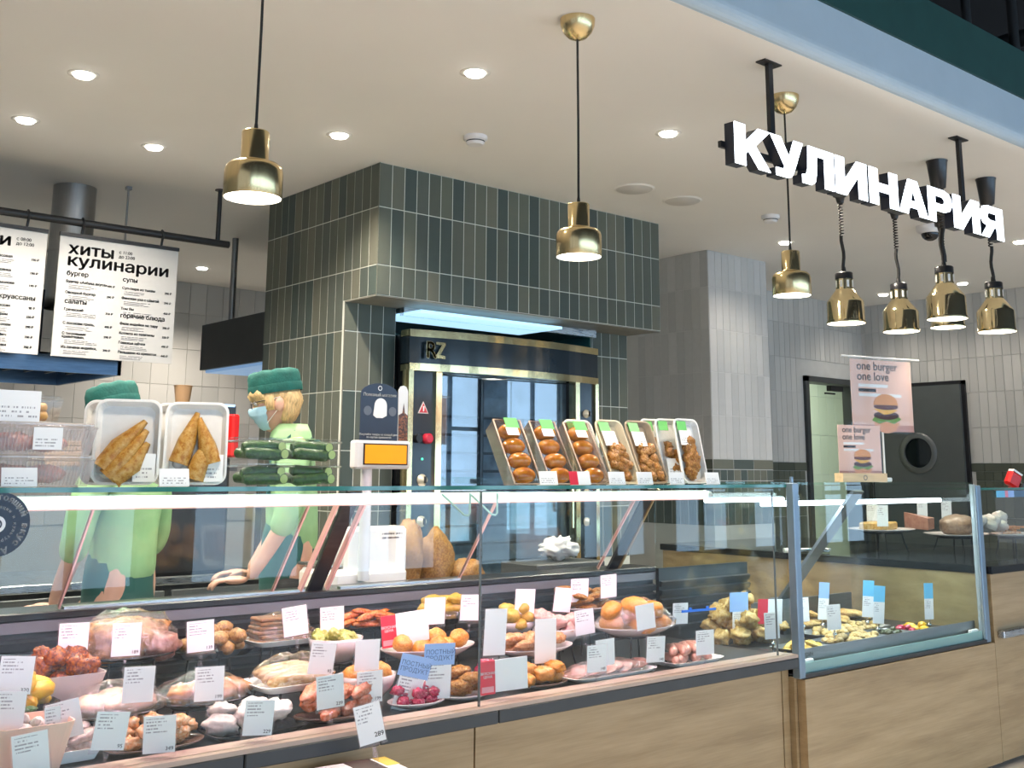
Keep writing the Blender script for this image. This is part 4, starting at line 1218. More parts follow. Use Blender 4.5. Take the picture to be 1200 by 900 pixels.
F_OLIVE = food('dark_olive', [(0.03, 0.04, 0.02), (0.10, 0.12, 0.05)], 30, 0.2)
F_CUC = food('cucumber_skin', [(0.012, 0.05, 0.012), (0.03, 0.10, 0.02), (0.07, 0.17, 0.04)], 40, 0.28)
F_CUCIN = M('cucumber_flesh', (0.42, 0.55, 0.18), 0.4)
F_BUN = food('glossy_bun', [(0.46, 0.15, 0.03), (0.66, 0.27, 0.06), (0.76, 0.38, 0.12)], 10, 0.15, bmp=0.1, coat=0.6)
F_NUG = food('nugget_crust', [(0.28, 0.10, 0.03), (0.55, 0.25, 0.08), (0.70, 0.42, 0.18)], 45, 0.35, bmp=1.0, dist=0.01)
F_CREPE = food('rolled_crepe', [(0.45, 0.20, 0.06), (0.62, 0.36, 0.13), (0.72, 0.48, 0.22)], 24, 0.4)
CHINA = M('white_china', (0.50, 0.45, 0.44), 0.2, var=0.05, coat=0.3)
BLKDISH = M('black_dish', (0.02, 0.02, 0.022), 0.2, var=0.2)
BRDISH = M('brown_dish', (0.12, 0.07, 0.05), 0.25, var=0.2)
PEACH = M('peach_tub', (0.80, 0.56, 0.42), 0.35, var=0.03)

def dish(kind, label, x, y, z, wd, dp, ht=0.03, mat=CHINA, rz=0.0, film=0.0, floor_z=0.685, cat=None):
    """plate, bowl or tray standing on a black wire stand where it is raised"""
    nm = {'plate': 'serving_plate', 'tray': 'serving_tray', 'bowl': 'serving_bowl', 'tub': 'food_tub'}[kind]
    t = thing(nm, label, cat or kind, (x, y, z), (0, 0, rz))
    b = B()
    if kind == 'plate' or kind == 'bowl':
        pr = [(0.0, 0.004), (0.55, 0.004), (0.62, 0.006), (1.0, ht), (1.02, ht + 0.002), (1.0, ht - 0.004), (0.60, 0.0), (0.0, 0.0)] if kind == 'plate' else [(0.0, 0.006), (0.55, 0.006), (0.85, ht * 0.55), (0.97, ht), (1.0, ht), (0.9, ht * 0.5), (0.58, 0.0), (0.0, 0.0)]
        seg = 40
        vs, fs = [], []
        for r, h in pr:
            for k in range(seg):
                a = 2 * PI * k / seg
                vs.append((r * wd / 2 * math.cos(a), r * dp / 2 * math.sin(a), h))
        for i in range(len(pr) - 1):
            for k in range(seg):
                q, w2 = i * seg + k, i * seg + (k + 1) % seg
                fs.append((q, w2, w2 + seg, q + seg))
        b.add(vs, fs, True)
    else:
        fl = 0.84 if kind == 'tray' else 0.8
        rings = [(fl, 0.0), (1.0, ht), (1.04, ht), (1.04, ht - 0.003), (1.0, ht - 0.001), (fl * 0.98, 0.004)]
        vs, fs = [], []
        for s, h in rings:
            for k in range(24):
                a = 2 * PI * (k + 0.5) / 24
                cx, sx = math.cos(a), math.sin(a)
                q = 0.28
                ex = math.copysign(abs(cx) ** q, cx)
                ey = math.copysign(abs(sx) ** q, sx)
                vs.append((ex * s * wd / 2, ey * s * dp / 2, h))
        # outer wall up, over the rim and down the inside
        order = [0, 2, 1, 5]
        for i in range(3):
            for k in range(24):
                q, w2, e, g2 = order[i] * 24 + k, order[i] * 24 + (k + 1) % 24, order[i + 1] * 24 + k, order[i + 1] * 24 + (k + 1) % 24
                fs.append((q, w2, g2, e))
        fs.append(tuple(range(24)))
        fs.append(tuple(range(120, 144)))
        b.add(vs, fs, False)
    put({'plate': 'plate', 'bowl': 'bowl', 'tray': 'tray', 'tub': 'tub'}[kind], b, mat, t)
    if z - floor_z > 0.02:
        h = z - floor_z
        s = B()
        rx, ry = wd * 0.30, dp * 0.30
        loop = [(rx * math.cos(a), ry * math.sin(a), -0.004) for a in [2 * PI * k / 20 for k in range(21)]]
        s.tube(loop, 0.004, 6)
        for k in range(4):
            a = PI / 4 + k * PI / 2
            s.tube([(rx * math.cos(a), ry * math.sin(a), -0.004), (rx * 1.12 * math.cos(a), ry * 1.12 * math.sin(a), -h / 2), (rx * 1.3 * math.cos(a), ry * 1.3 * math.sin(a), -h + 0.004)], 0.004, 6)
        put('wire_stand', s, BLACK, t)
    if film:
        b = B()
        b.ball((0, 0, ht * 0.8), (wd * 0.50, dp * 0.50, film), 28, 14, lump=0.16, freq=3.2, seed=int(x * 100))
        vs = [(vx, vy, max(vz, ht * 0.8)) for vx, vy, vz in b.v]
        b.v = vs
        put('cling_film', b, FILM, t)
    return t
SEED = [0]
def lump(name, label, cat, group, loc, size, mat, rot=(0, 0, 0), amp=0.22, freq=2.2, seg=20, rings=14):
    SEED[0] += 1
    b = B().ball((0, 0, 0), size, seg, rings, lump=amp, freq=freq, seed=SEED[0])
    return tag(put(name, b, mat, loc=loc, rot=rot), label, cat, group)
def heap(n, name, label, cat, group, x, y, z, rx, ry, size, mat, amp=0.22, flat=0.75, layers=2, rz=None, tilt=0.25):
    """pieces dropped one by one, each coming to rest on what already lies there"""
    done = []
    for k in range(n):
        s = size[0] * rnd.uniform(0.85, 1.12), size[1] * rnd.uniform(0.85, 1.12), size[2] * rnd.uniform(0.9, 1.1)
        rr = 0.5 * (s[0] + s[1]) * 0.92
        best = None
        for q in range(26):
            a, r = rnd.uniform(0, 2 * PI), math.sqrt(rnd.random())
            px, py = x + rx * r * math.cos(a), y + ry * r * math.sin(a)
            h = z + s[2]
            for (ox, oy, oz, orr, oh) in done:
                d = math.hypot(px - ox, py - oy) / (rr + orr)
                if d < 1:
                    h = max(h, oz + (s[2] + oh) * 0.66 * math.sqrt(1 - d * d))
            if best is None or h < best[2] - 0.002:
                best = (px, py, h)
        done.append((best[0], best[1], best[2], rr, s[2]))
        t_ = tilt if best[2] > z + s[2] * 1.2 else tilt * 0.3
        lump(name, label, cat, group, best, s, mat, (rnd.uniform(-t_, t_), rnd.uniform(-t_, t_), rnd.uniform(0, PI) if rz is None else rz + rnd.uniform(-0.25, 0.25)), amp)

# ---- back row
dish('tub', 'white square bowl of caramelised meat chunks', 1.135, 3.24, 0.785, 0.20, 0.16, 0.085, cat='bowl')
heap(12, 'meat_chunk', 'glossy dark caramelised meat chunk in the white square bowl', 'meat', 'caramelised meat chunks', 1.14, 3.24, 0.82, 0.08, 0.06, (0.037, 0.028, 0.030), F_CARA, 0.35)
dish('plate', 'black plate on a wire stand under the big wrapped roast', 1.385, 3.41, 0.858, 0.32, 0.20, 0.016, BLKDISH, film=0.135)
lump('roast_meat', 'big humped brown roast wrapped in film on black plate', 'roast', None, (1.375, 3.41, 0.912), (0.135, 0.075, 0.065), F_ROAST, (0, -0.08, 0), 0.4, 1.7, 32, 20)
lump('roast_meat', 'pinker end piece leaning against the big brown roast', 'roast', None, (1.47, 3.375, 0.895), (0.07, 0.05, 0.045), F_PORK, (0, 0.3, 0.3), 0.3, 2.0, 24, 14)
dish('tray', 'black tray of round golden patties on wire legs', 1.655, 3.41, 0.842, 0.25, 0.16, 0.022, BLKDISH)
heap(13, 'golden_patty', 'small round golden patty piled on the black tray', 'patty', 'golden patties', 1.66, 3.40, 0.848, 0.095, 0.055, (0.037, 0.027, 0.022), F_GOLD, 0.12)
dish('tray', 'white tray under the layered brown loaf', 1.905, 3.40, 0.858, 0.24, 0.15, 0.018, FOAM, film=0.085)
for k in range(6):
    tag(put('loaf_layer', B().cbox((1.90 + rnd.uniform(-.008, .008), 3.40, 0.872 + k * 0.0135), (0.20 - k * 0.006, 0.10 - k * 0.004, 0.0125), (0, 0, rnd.uniform(-.06, .06)), ch=0.004), F_BROWN), 'thin brown slab stacked in the layered loaf on white tray', 'loaf slice', 'brown loaf layers')
dish('bowl', 'white bowl of yellow green salad between the loaf and red fish', 2.055, 3.30, 0.80, 0.19, 0.17, 0.075)
heap(14, 'salad_piece', 'yellow green salad piece heaped in white bowl', 'salad', 'green salad pieces', 2.055, 3.30, 0.835, 0.065, 0.055, (0.030, 0.021, 0.017), F_GREEN, 0.35, tilt=0.6)
dish('tray', 'black tray of orange red fish slices on wire legs', 2.265, 3.42, 0.872, 0.23, 0.15, 0.016, BLKDISH)
heap(11, 'fish_slice', 'orange red fish slice fanned on the black tray', 'fish', 'red fish slices', 2.265, 3.42, 0.878, 0.085, 0.05, (0.058, 0.019, 0.012), F_RED, 0.25, rz=0.2)
dish('tray', 'dark tray of yellow pastries behind the pane seam', 2.585, 3.42, 0.868, 0.22, 0.15, 0.02, BLKDISH, film=0.05)
heap(8, 'pastry_piece', 'yellow baked pastry piece on the dark tray', 'pastry', 'yellow pastries', 2.585, 3.42, 0.872, 0.075, 0.045, (0.052, 0.032, 0.023), F_YEL, 0.2)
dish('bowl', 'white bowl of bright yellow dumplings', 2.90, 3.36, 0.805, 0.18, 0.15, 0.05)
heap(9, 'yellow_dumpling', 'bright yellow glossy dumpling in white bowl', 'dumpling', 'yellow dumplings', 2.895, 3.355, 0.825, 0.06, 0.045, (0.039, 0.030, 0.026), F_YEL, 0.12)
dish('plate', 'white plate of fried patties on tall black legs', 3.345, 3.42, 0.852, 0.29, 0.20, 0.022)
heap(11, 'fried_patty', 'flat brown fried patty piled on the raised white plate', 'patty', 'fried patties', 3.345, 3.42, 0.862, 0.095, 0.055, (0.058, 0.046, 0.016), F_NUG, 0.15)
# ---- middle row
dish('tray', 'small dark tray of mango pieces', 1.015, 3.16, 0.79, 0.15, 0.14, 0.03, BLKDISH)
heap(8, 'mango_piece', 'bright yellow mango piece beside the caramelised meat', 'mango', 'mango pieces', 1.01, 3.15, 0.80, 0.05, 0.045, (0.026, 0.049, 0.023), F_MANGO, 0.15, tilt=0.6)
dish('plate', 'black dish of pale chicken fillets under film', 1.235, 3.12, 0.758, 0.29, 0.20, 0.018, BLKDISH, film=0.08)
for k, (dx, dy, rz) in enumerate(((-0.05, 0.0, 0.5), (0.045, -0.02, 0.3), (0.02, 0.045, 0.6))):
    lump('chicken_fillet', 'pale pink raw chicken fillet on black dish', 'chicken', 'pale chicken fillets', (1.235 + dx, 3.12 + dy, 0.792), (0.082, 0.042, 0.030), F_PALE, (0, 0, rz), 0.2, 1.6, 20, 12)
dish('plate', 'black dish of tan roasted chicken legs under film', 1.515, 3.15, 0.752, 0.30, 0.20, 0.018, BLKDISH, film=0.075)
for k, (dx, dy, rz) in enumerate(((-0.075, -0.01, 0.9), (0.0, 0.02, 0.4), (0.08, 0.0, -0.3), (0.02, -0.05, 0.2))):
    lump('roast_chicken', 'tan glazed chicken leg on the black dish', 'chicken', 'tan chicken legs', (1.515 + dx, 3.15 + dy, 0.788), (0.068, 0.032, 0.030), F_TAN, (0, 0.12, rz), 0.25, 1.8, 18, 12)
dish('tray', 'white tray of stuffed flatbread under film', 1.79, 3.12, 0.772, 0.27, 0.19, 0.022, FOAM, film=0.08)
for k in range(4):
    lump('flatbread_roll', 'browned stuffed flatbread roll laid across white tray', 'flatbread', 'flatbread rolls', (1.785 + 0.004 * k, 3.065 + k * 0.036, 0.802 + 0.004 * k), (0.110, 0.026, 0.026), F_BREAD, (0, 0, 0.04), 0.12, 1.5, 20, 12)
dish('bowl', 'white bowl of orange terrine behind the red fillets', 2.05, 3.10, 0.715, 0.20, 0.17, 0.07, floor_z=0.715)
heap(4, 'terrine_block', 'orange terrine block in white bowl', 'terrine', 'orange terrine blocks', 2.05, 3.10, 0.735, 0.06, 0.045, (0.041, 0.035, 0.030), F_ORANGE, 0.15)
dish('plate', 'white oval plate of orange balls under the blue topped tags', 2.345, 3.17, 0.795, 0.36, 0.22, 0.04)
heap(9, 'orange_ball', 'orange breaded ball on the white oval plate', 'croquette', 'orange balls', 2.345, 3.16, 0.800, 0.12, 0.06, (0.035, 0.032, 0.030), F_ORANGE, 0.12, layers=1)
dish('bowl', 'white bowl of pink fillets beside the brown fish plate', 3.03, 3.26, 0.765, 0.21, 0.17, 0.065)
heap(7, 'pink_fillet', 'pale pink fillet piece in white bowl', 'fillet', 'pink fillets', 3.03, 3.26, 0.80, 0.065, 0.05, (0.049, 0.032, 0.026), F_PINK, 0.3)
dish('plate', 'white plate of browned fish fillets on black legs', 2.80, 3.14, 0.768, 0.34, 0.21, 0.028)
heap(8, 'fish_fillet', 'orange browned fish fillet on white plate', 'fish', 'browned fish fillets', 2.80, 3.13, 0.776, 0.115, 0.06, (0.072, 0.030, 0.020), F_TAN, 0.25, rz=0.3)
dish('plate', 'wide white plate of breaded cutlets under film on black legs', 3.30, 3.10, 0.800, 0.37, 0.26, 0.035, film=0.105)
heap(9, 'breaded_cutlet', 'orange oval breaded cutlet heaped on the wide white plate', 'cutlet', 'breaded cutlets', 3.29, 3.09, 0.812, 0.120, 0.075, (0.060, 0.042, 0.035), F_ORANGE, 0.10)
# ---- front row
dish('tub', 'peach coloured tub of salad at the left end of the deck', 0.955, 2.99, 0.69, 0.22, 0.17, 0.115, PEACH, cat='tub')
heap(8, 'cheese_ball', 'white salad ball in the peach tub', 'cheese', 'white salad balls', 0.955, 2.985, 0.765, 0.075, 0.055, (0.022, 0.02, 0.02), F_WHITE, 0.2)
heap(3, 'herb_leaf', 'dark green leaf on the white salad balls', 'leaf', 'green leaves', 0.95, 2.985, 0.825, 0.05, 0.03, (0.024, 0.014, 0.006), F_CUC, 0.3)
dish('tray', 'small white tray of grey fish pieces', 1.085, 3.02, 0.69, 0.15, 0.11, 0.03, FOAM)
heap(6, 'grey_fish', 'grey pink fish piece on the small white tray', 'fish', 'grey fish pieces', 1.085, 3.02, 0.70, 0.045, 0.03, (0.052, 0.021, 0.016), F_FISH, 0.2, rz=0.2)
dish('plate', 'dark plate of orange shrimp by the front pane', 1.305, 2.985, 0.69, 0.27, 0.15, 0.014, BRDISH)
heap(16, 'shrimp', 'orange white shrimp piled by the front pane', 'shrimp', 'orange shrimp', 1.31, 2.985, 0.696, 0.105, 0.05, (0.035, 0.020, 0.019), F_SHRIMP, 0.4)
dish('tray', 'black tray of white meringues by the front pane', 1.595, 2.985, 0.69, 0.28, 0.15, 0.016, BLKDISH)
heap(6, 'meringue', 'lumpy white meringue on the black tray', 'meringue', 'white meringues', 1.59, 3.0, 0.696, 0.100, 0.045, (0.048, 0.036, 0.025), F_WHITE, 0.4, layers=1)
dish('plate', 'brown dish of red fish fillets by the front pane', 1.875, 2.98, 0.69, 0.29, 0.15, 0.02, BRDISH)
heap(10, 'red_fillet', 'glossy red fish fillet stacked on the brown dish', 'fish', 'red fish fillets', 1.875, 2.98, 0.698, 0.095, 0.042, (0.067, 0.026, 0.020), F_FILLET, 0.25, rz=0.5)
dish('plate', 'white plate heaped with magenta beet salad', 2.165, 2.985, 0.69, 0.20, 0.14, 0.018)
heap(16, 'beet_cube', 'magenta beet salad piece on white plate', 'salad', 'beet salad pieces', 2.165, 2.985, 0.696, 0.072, 0.042, (0.023, 0.020, 0.016), F_BEET, 0.3)
dish('plate', 'white plate of orange crumbed patties beside the beet salad', 2.36, 2.985, 0.69, 0.18, 0.13, 0.016)
heap(6, 'crumbed_patty', 'orange crumbed patty beside the beet salad', 'patty', 'crumbed patties', 2.36, 2.985, 0.696, 0.05, 0.03, (0.042, 0.032, 0.019), F_NUG, 0.25)
dish('tray', 'white tray of red salad behind the red and white card', 2.525, 3.06, 0.70, 0.15, 0.12, 0.04, FOAM, floor_z=0.70)
heap(8, 'red_salad', 'pink red salad piece behind the lower red and white card', 'salad', 'red salad pieces', 2.525, 3.06, 0.72, 0.045, 0.03, (0.026, 0.021, 0.016), F_BEET, 0.3)
dish('plate', 'dark plate of orange fried fish by the front pane', 2.70, 2.985, 0.69, 0.22, 0.13, 0.014, BRDISH)
heap(6, 'fried_fish', 'orange fried fish piece by the front pane', 'fish', 'fried fish pieces', 2.695, 2.985, 0.697, 0.07, 0.035, (0.046, 0.028, 0.023), F_ORANGE, 0.3)
dish('tray', 'wide clear tray of sliced smoked pork by the front pane', 3.02, 2.985, 0.69, 0.42, 0.15, 0.016, WHITE, film=0.045)
for k in range(9):
    tag(put('pork_slice', B().ball((0, 0, 0), (0.050, 0.042, 0.007), 16, 8, lump=0.12, seed=k), F_PORK, loc=(2.86 + k * 0.041, 2.985 + 0.012 * (k % 2), 0.712 + 0.003 * (k % 3)), rot=(0.1, -0.25, 0.2)), 'smoked pork slice overlapping on the wide clear tray', 'meat slice', 'smoked pork slices')
dish('tray', 'white tray of pink sausages at the corner of the deck', 3.47, 2.985, 0.69, 0.30, 0.16, 0.018, WHITE)
for k in range(11):
    r, q = divmod(k, 6)
    tag(put('sausage', B().tube([(-0.075, 0.008, -0.004), (-0.07, 0.004, 0), (-0.03, -0.004, 0.002), (0.03, -0.004, 0.002), (0.07, 0.004, 0), (0.075, 0.008, -0.004)], [0.004, 0.015, 0.018, 0.018, 0.015, 0.004], 12), F_SAUS, loc=(3.375 + q * 0.037 + r * 0.018, 2.985 + rnd.uniform(-0.01, 0.01), 0.714 + r * 0.029), rot=(0, 0, 1.0 + rnd.uniform(-0.2, 0.2))), 'pink sausage stacked on the white corner tray', 'sausage', 'pink sausages')

# ---- price tags on clear stems
TAGM = {}
def price_tag(x, y, z, roll, kind, where, base=None, num=None):
    """acrylic holder with a printed card on a ball jointed stem"""
    wd, ht = {'W': (0.088, 0.165), 'n': (0.045, 0.105)}.get(kind, (0.088, 0.105))
    t = thing('price_tag', ('tall ' if kind == 'W' else '') + 'white price tag in clear holder ' + where, 'price tag', (x, y, z), (0.08, math.radians(roll), -0.30 + rnd.uniform(-0.12, 0.12)), 'price tags in the display cases')
    put('holder', B().box(-wd / 2, wd / 2, -0.0015, 0.0015, -ht / 2, ht / 2), ACRY, t)
    card = {'p': PAPER, 'k': PAPER, 'w': PLAIN, 'W': PLAIN, 'n': PAPER, 'g': PAPER}[kind]
    put('card', B().box(-wd / 2 + 0.004, wd / 2 - 0.004, -0.0024, -0.0018, -ht / 2 + 0.010, ht / 2 - 0.002), card, t)
    zb = -ht / 2
    L = max(0.015, min(0.06, (z - ht / 2) - (base if base else z - ht / 2 - 0.03)))
    put('stem', B().ball((0, 0, zb - 0.006), 0.007, 10, 7).cyl((0, 0, zb - 0.008), (0, 0.004, zb - L), 0.004, seg=8).ball((0, 0.004, zb - L), 0.008, 10, 7), ACRY, t)
    if num:
        put('price_figures', letters(B(), num, wd / 2 - 0.008, -0.0028, -ht / 2 + 0.016, 0.0135, 0.0001, 'RIGHT'), INK, t)
    return t
NUM = {'on the big wrapped roast': '189', 'on the tan chicken legs': '199', 'on the white meringues': '229', 'on the red fish fillets': '239', 'on the orange shrimp pile': '349', 'on the orange terrine bowl': '199',
       'next to the shrimp pile': '95', 'on the stuffed flatbread': '92', 'on the sliced pork': '148', 'at the smoked slices': '148', 'over the mango pieces': '320', 'on the tray of round golden patties': '139'}
TAGS = [
    (1.182, 3.300, 0.940, 0, 'p', 'on the caramelised meat bowl'),
    (1.325, 3.270, 0.931, 0, 'p', 'on the big wrapped roast'),
    (1.570, 3.300, 0.916, -4, 'p', 'on the tray of round golden patties'),
    (1.899, 3.300, 0.935, -8, 'p', 'on the layered brown loaf'),
    (2.051, 3.320, 0.921, -3, 'p', 'above the green salad bowl'),
    (2.451, 3.280, 0.928, 0, 'w', 'beside the red and white price card'),
    (2.631, 3.300, 0.925, 2, 'p', 'on the yellow pastry tray'),
    (2.899, 3.300, 0.928, 2, 'w', 'above the bright yellow dumplings'),
    (3.098, 3.300, 0.921, 6, 'w', 'in front of the pink price tag'),
    (3.250, 3.360, 0.943, 0, 'k', 'at the plate of fried patties'),
    (3.389, 3.330, 0.954, -3, 'p', 'to the side of the fried patties'),
    (0.944, 3.020, 0.907, 4, 'p', 'over the mango pieces'),
    (1.257, 3.000, 0.852, 1, 'p', 'on the pale chicken fillets'),
    (1.471, 3.020, 0.827, -1, 'p', 'on the tan chicken legs'),
    (1.834, 3.020, 0.859, 6, 'p', 'on the stuffed flatbread'),
    (1.776, 2.872, 0.792, -5, 'p', 'on the red fish fillets'),
    (1.997, 3.020, 0.853, 0, 'w', 'above the tag on the orange terrine'),
    (1.963, 2.950, 0.773, -2, 'p', 'on the orange terrine bowl'),
    (2.484, 2.980, 0.885, 1, 'W', 'tall double one above the red and white card'),
    (2.733, 3.000, 0.832, -1, 'W', 'tall double one on the brown fish plate'),
    (3.044, 3.120, 0.859, -7, 'p', 'on the pink fillet bowl'),
    (3.205, 2.955, 0.882, -8, 'w', 'on the breaded cutlets'),
    (3.198, 2.900, 0.771, 1, 'k', 'at the smoked slices'),
    (0.909, 2.950, 0.837, 3, 'k', 'behind the peach salad tub'),
    (1.058, 2.970, 0.794, -12, 'k', 'behind the narrow tag at the small fish tray'),
    (1.015, 2.930, 0.792, -5, 'n', 'narrow one at the small fish tray'),
    (0.944, 2.860, 0.752, -8, 'k', 'in the peach salad tub'),
    (1.141, 2.880, 0.771, 6, 'k', 'next to the shrimp pile'),
    (1.267, 2.870, 0.747, -1, 'p', 'on the orange shrimp pile'),
    (1.548, 2.868, 0.751, 3, 'k', 'on the white meringues'),
    (2.961, 2.930, 0.779, -4, 'w', 'behind the tag on the sliced pork'),
    (2.888, 2.900, 0.769, -1, 'p', 'on the sliced pork'),
    (3.483, 2.900, 0.770, -2, 'p', 'on the pink sausages'),
    (3.975, 3.450, 0.789, 0, 'g', 'behind the breaded cutlets'),
]
for (x, y, z, ro, k, lab) in TAGS:
    price_tag(x, y, z, ro, k, lab, num=NUM.get(lab))
def card_tag(name, label, x, y, z, roll, parts, rz=-0.3):
    t = thing(name, label, 'price tag', (x, y, z), (0.05, math.radians(roll), rz), 'price tags in the display cases')
    for nm, bb, m in parts:
        put(nm, bb, m, t)
    return t
for (x, y, z, ro, lab) in ((2.13, 2.97, 0.765, 14, 'tilted blue topped tag reading ПОСТНЫЙ ПРОДУКТ leaning beside its twin'), (2.225, 2.95, 0.795, 1, 'upright blue topped tag reading ПОСТНЫЙ ПРОДУКТ over the beet salad')):
    tx = B()
    letters(tx, 'ПОСТНЫЙ\nПРОДУКТ', -0.047, -0.0036, 0.052, 0.0195, 0.0, line=0.95)
    card_tag('price_tag', lab, x, y, z, ro, [('holder', B().box(-0.046, 0.046, -0.0015, 0.0015, -0.09, 0.03), ACRY), ('card', B().box(-0.042, 0.042, -0.0024, -0.0018, -0.085, 0.026), PAPER),
             ('blue_flag', B().box(-0.052, 0.052, -0.0032, -0.0026, 0.018, 0.085), BLUEC), ('lettering', tx, M('navy_ink', (0.05, 0.09, 0.25), 0.5)), ('stem', B().ball((0, 0, -0.096), 0.007, 10, 7).cyl((0, 0, -0.098), (0, 0.004, -0.115), 0.004, seg=8), ACRY)])
for (x, y, z, ro, lab) in ((2.265, 3.19, 0.898, -6, 'wide red and white price card in front of the red fish tray'), (2.445, 2.88, 0.768, -3, 'lower wide red and white price card at the pane seam')):
    tx = B()
    letters(tx, 'ВКУСНАЯ\nЦЕНА', -0.062, -0.0036, 0.008, 0.0115, 0.0003, 'CENTER', 0.95)
    card_tag('price_tag', lab, x, y, z, ro, [('red_panel', B().box(-0.088, -0.036, -0.003, 0.0, -0.055, 0.050), RED), ('card', B().box(-0.036, 0.080, -0.003, 0.0, -0.050, 0.052), PLAIN), ('lettering', tx, INKW),
             ('fine_print', B().box(-0.084, -0.042, -0.0034, -0.0030, -0.048, -0.030), M('pink_ink', (0.8, 0.35, 0.38), 0.5)), ('stem', B().cyl((0, 0.002, -0.05), (0, 0.004, -0.09), 0.004, seg=8), ACRY)])
# tag on the product in front of the rail
t = thing('basket_tag', 'grey lit price tag tilted in front of the dark rail', 'price tag', (1.80, 2.70, 0.735), (0.05, math.radians(-13), -0.45))
put('holder', B().box(-0.040, 0.040, -0.0015, 0.0015, -0.062, 0.055), ACRY, t)
put('card', B().box(-0.037, 0.037, -0.0024, -0.0018, -0.055, 0.052), PAPER, t)
put('price_figures', letters(B(), '289', 0.034, -0.0028, -0.040, 0.018, 0.0003, 'RIGHT'), INK, t)
put('stem', B().ball((0, 0, -0.068), 0.008, 10, 7).ball((0, 0, -0.085), 0.010, 10, 7).cyl((0, 0, -0.07), (0, 0.0, -0.12), 0.006, seg=8), ACRY, t)
t = thing('product_box', 'white and brown printed box on the low stand before the rail', 'box', (1.78, 2.70, 0.0), (0, 0, -0.1))
put('stand', B().box(-0.16, 0.16, -0.12, 0.10, 0.0, 0.54), OAK, t)
put('box', B().cbox((0, 0, 0.58), (0.22, 0.16, 0.08), ch=0.004), PLAIN, t)
put('dark_print', B().cbox((0.02, 0, 0.6205), (0.08, 0.16, 0.001)).cbox((0.02, -0.0805, 0.58), (0.08, 0.001, 0.08)), M('print_brown', (0.10, 0.07, 0.06), 0.5), t)
put('yellow_print', B().cbox((0.09, 0.03, 0.6205), (0.04, 0.09, 0.001)), M('print_yellow', (0.75, 0.55, 0.10), 0.5), t)
t = thing('blue_clip', 'bright blue plastic strip clip on the front pane', 'clip', (3.265, YG - 0.008, 0.912), (0, 0.0, 0))
put('strip', B().cbox((0.10, 0, -0.002), (0.20, 0.005, 0.009), (0, 0.02, 0), ch=0.002), M('clip_blue', (0.02, 0.18, 0.75), 0.35), t)
put('tooth', B().cbox((0.05, 0, 0.006), (0.012, 0.005, 0.010)), M('clip_blue', (0.02, 0.18, 0.75), 0.35), t)
put('tooth', B().cbox((0.15, 0, 0.004), (0.012, 0.005, 0.010)), M('clip_blue', (0.02, 0.18, 0.75), 0.35), t)

# ---- snack case contents
heap(22, 'pastry_piece', 'craggy tan pastry heaped at the near end of the snack case', 'pastry', 'tan pastry heap', 4.24, 3.32, 0.655, 0.15, 0.10, (0.052, 0.042, 0.034), F_PAST, 0.5)
heap(5, 'pastry_piece', 'craggy tan pastry on top of the heap in the snack case', 'pastry', 'top of the tan pastry heap', 4.22, 3.34, 0.755, 0.06, 0.05, (0.048, 0.04, 0.034), F_PAST, 0.5, layers=1)
heap(12, 'cream_roll', 'flat cream roll spread along the back of the snack case', 'pastry', 'cream rolls', 4.95, 3.42, 0.655, 0.45, 0.06, (0.075, 0.05, 0.022), F_PAST, 0.3, layers=1)
for k, (x, y, wd, dp, lab) in enumerate(((4.22, 2.97, 0.26, 0.18, 'of yellow banana chips'), (4.60, 2.97, 0.42, 0.18, 'of pale nuts at the front'), (4.85, 3.17, 0.60, 0.18, 'of pale nuts further back'), (4.93, 2.98, 0.20, 0.17, 'of dark olives'), (5.14, 2.98, 0.20, 0.17, 'of red and orange dried fruit'))):
    dish('tray', 'steel tray ' + lab, x, y, 0.656, wd, dp, 0.028, STEELD, floor_z=0.656)
heap(14, 'banana_chip', 'yellow banana chip in the steel tray', 'chip', 'banana chips', 4.22, 2.97, 0.665, 0.10, 0.065, (0.040, 0.022, 0.010), F_CHIP, 0.2, tilt=0.7)
heap(26, 'pale_nut', 'pale roasted nut in the front steel tray', 'nut', 'front nuts', 4.60, 2.97, 0.664, 0.18, 0.07, (0.026, 0.019, 0.016), F_NUT, 0.2)
heap(30, 'pale_nut', 'pale roasted nut in the steel tray further back', 'nut', 'rear nuts', 4.85, 3.17, 0.664, 0.26, 0.07, (0.026, 0.019, 0.016), F_NUT, 0.2)
heap(14, 'olive', 'shiny dark olive in the steel tray', 'olive', 'dark olives', 4.93, 2.98, 0.664, 0.075, 0.06, (0.018, 0.015, 0.014), F_OLIVE, 0.1)
heap(7, 'dried_fruit', 'orange dried fruit in the steel tray', 'dried fruit', 'orange dried fruit', 5.17, 2.98, 0.664, 0.05, 0.06, (0.028, 0.022, 0.016), F_MANGO, 0.2)
heap(5, 'dried_berry', 'red dried berry piece beside the orange dried fruit', 'dried fruit', 'red dried fruit', 5.08, 2.98, 0.664, 0.03, 0.05, (0.022, 0.018, 0.014), F_BEET, 0.2)
for (x, y, z, m, n, lab) in ((4.74, 3.2, 0.83, BLUEC, 0.055, 'over the rear nuts'), (5.0, 3.12, 0.83, SKYC, 0.06, 'behind its twin over the olives'), (4.90, 3.0, 0.82, SKYC, 0.06, 'over the dark olives'), (5.27, 2.95, 0.815, SKYC, 0.05, 'at the clear end of the tray')):
    card_tag('price_tag', 'blue topped white price tag ' + lab + ' in the snack case', x, y, z, 4 if x < 5.1 else 0, [('card', B().box(-n / 2, n / 2, -0.002, 0.0, -0.10, 0.0), PAPER), ('blue_flag', B().box(-n / 2, n / 2, -0.002, 0.001, 0.0, 0.075), m), ('stem', B().ball((0, 0, -0.125), 0.011, 10, 7).cyl((0, 0, -0.10), (0, 0, -0.14), 0.005, seg=8), CHROME)], rz=-0.45)
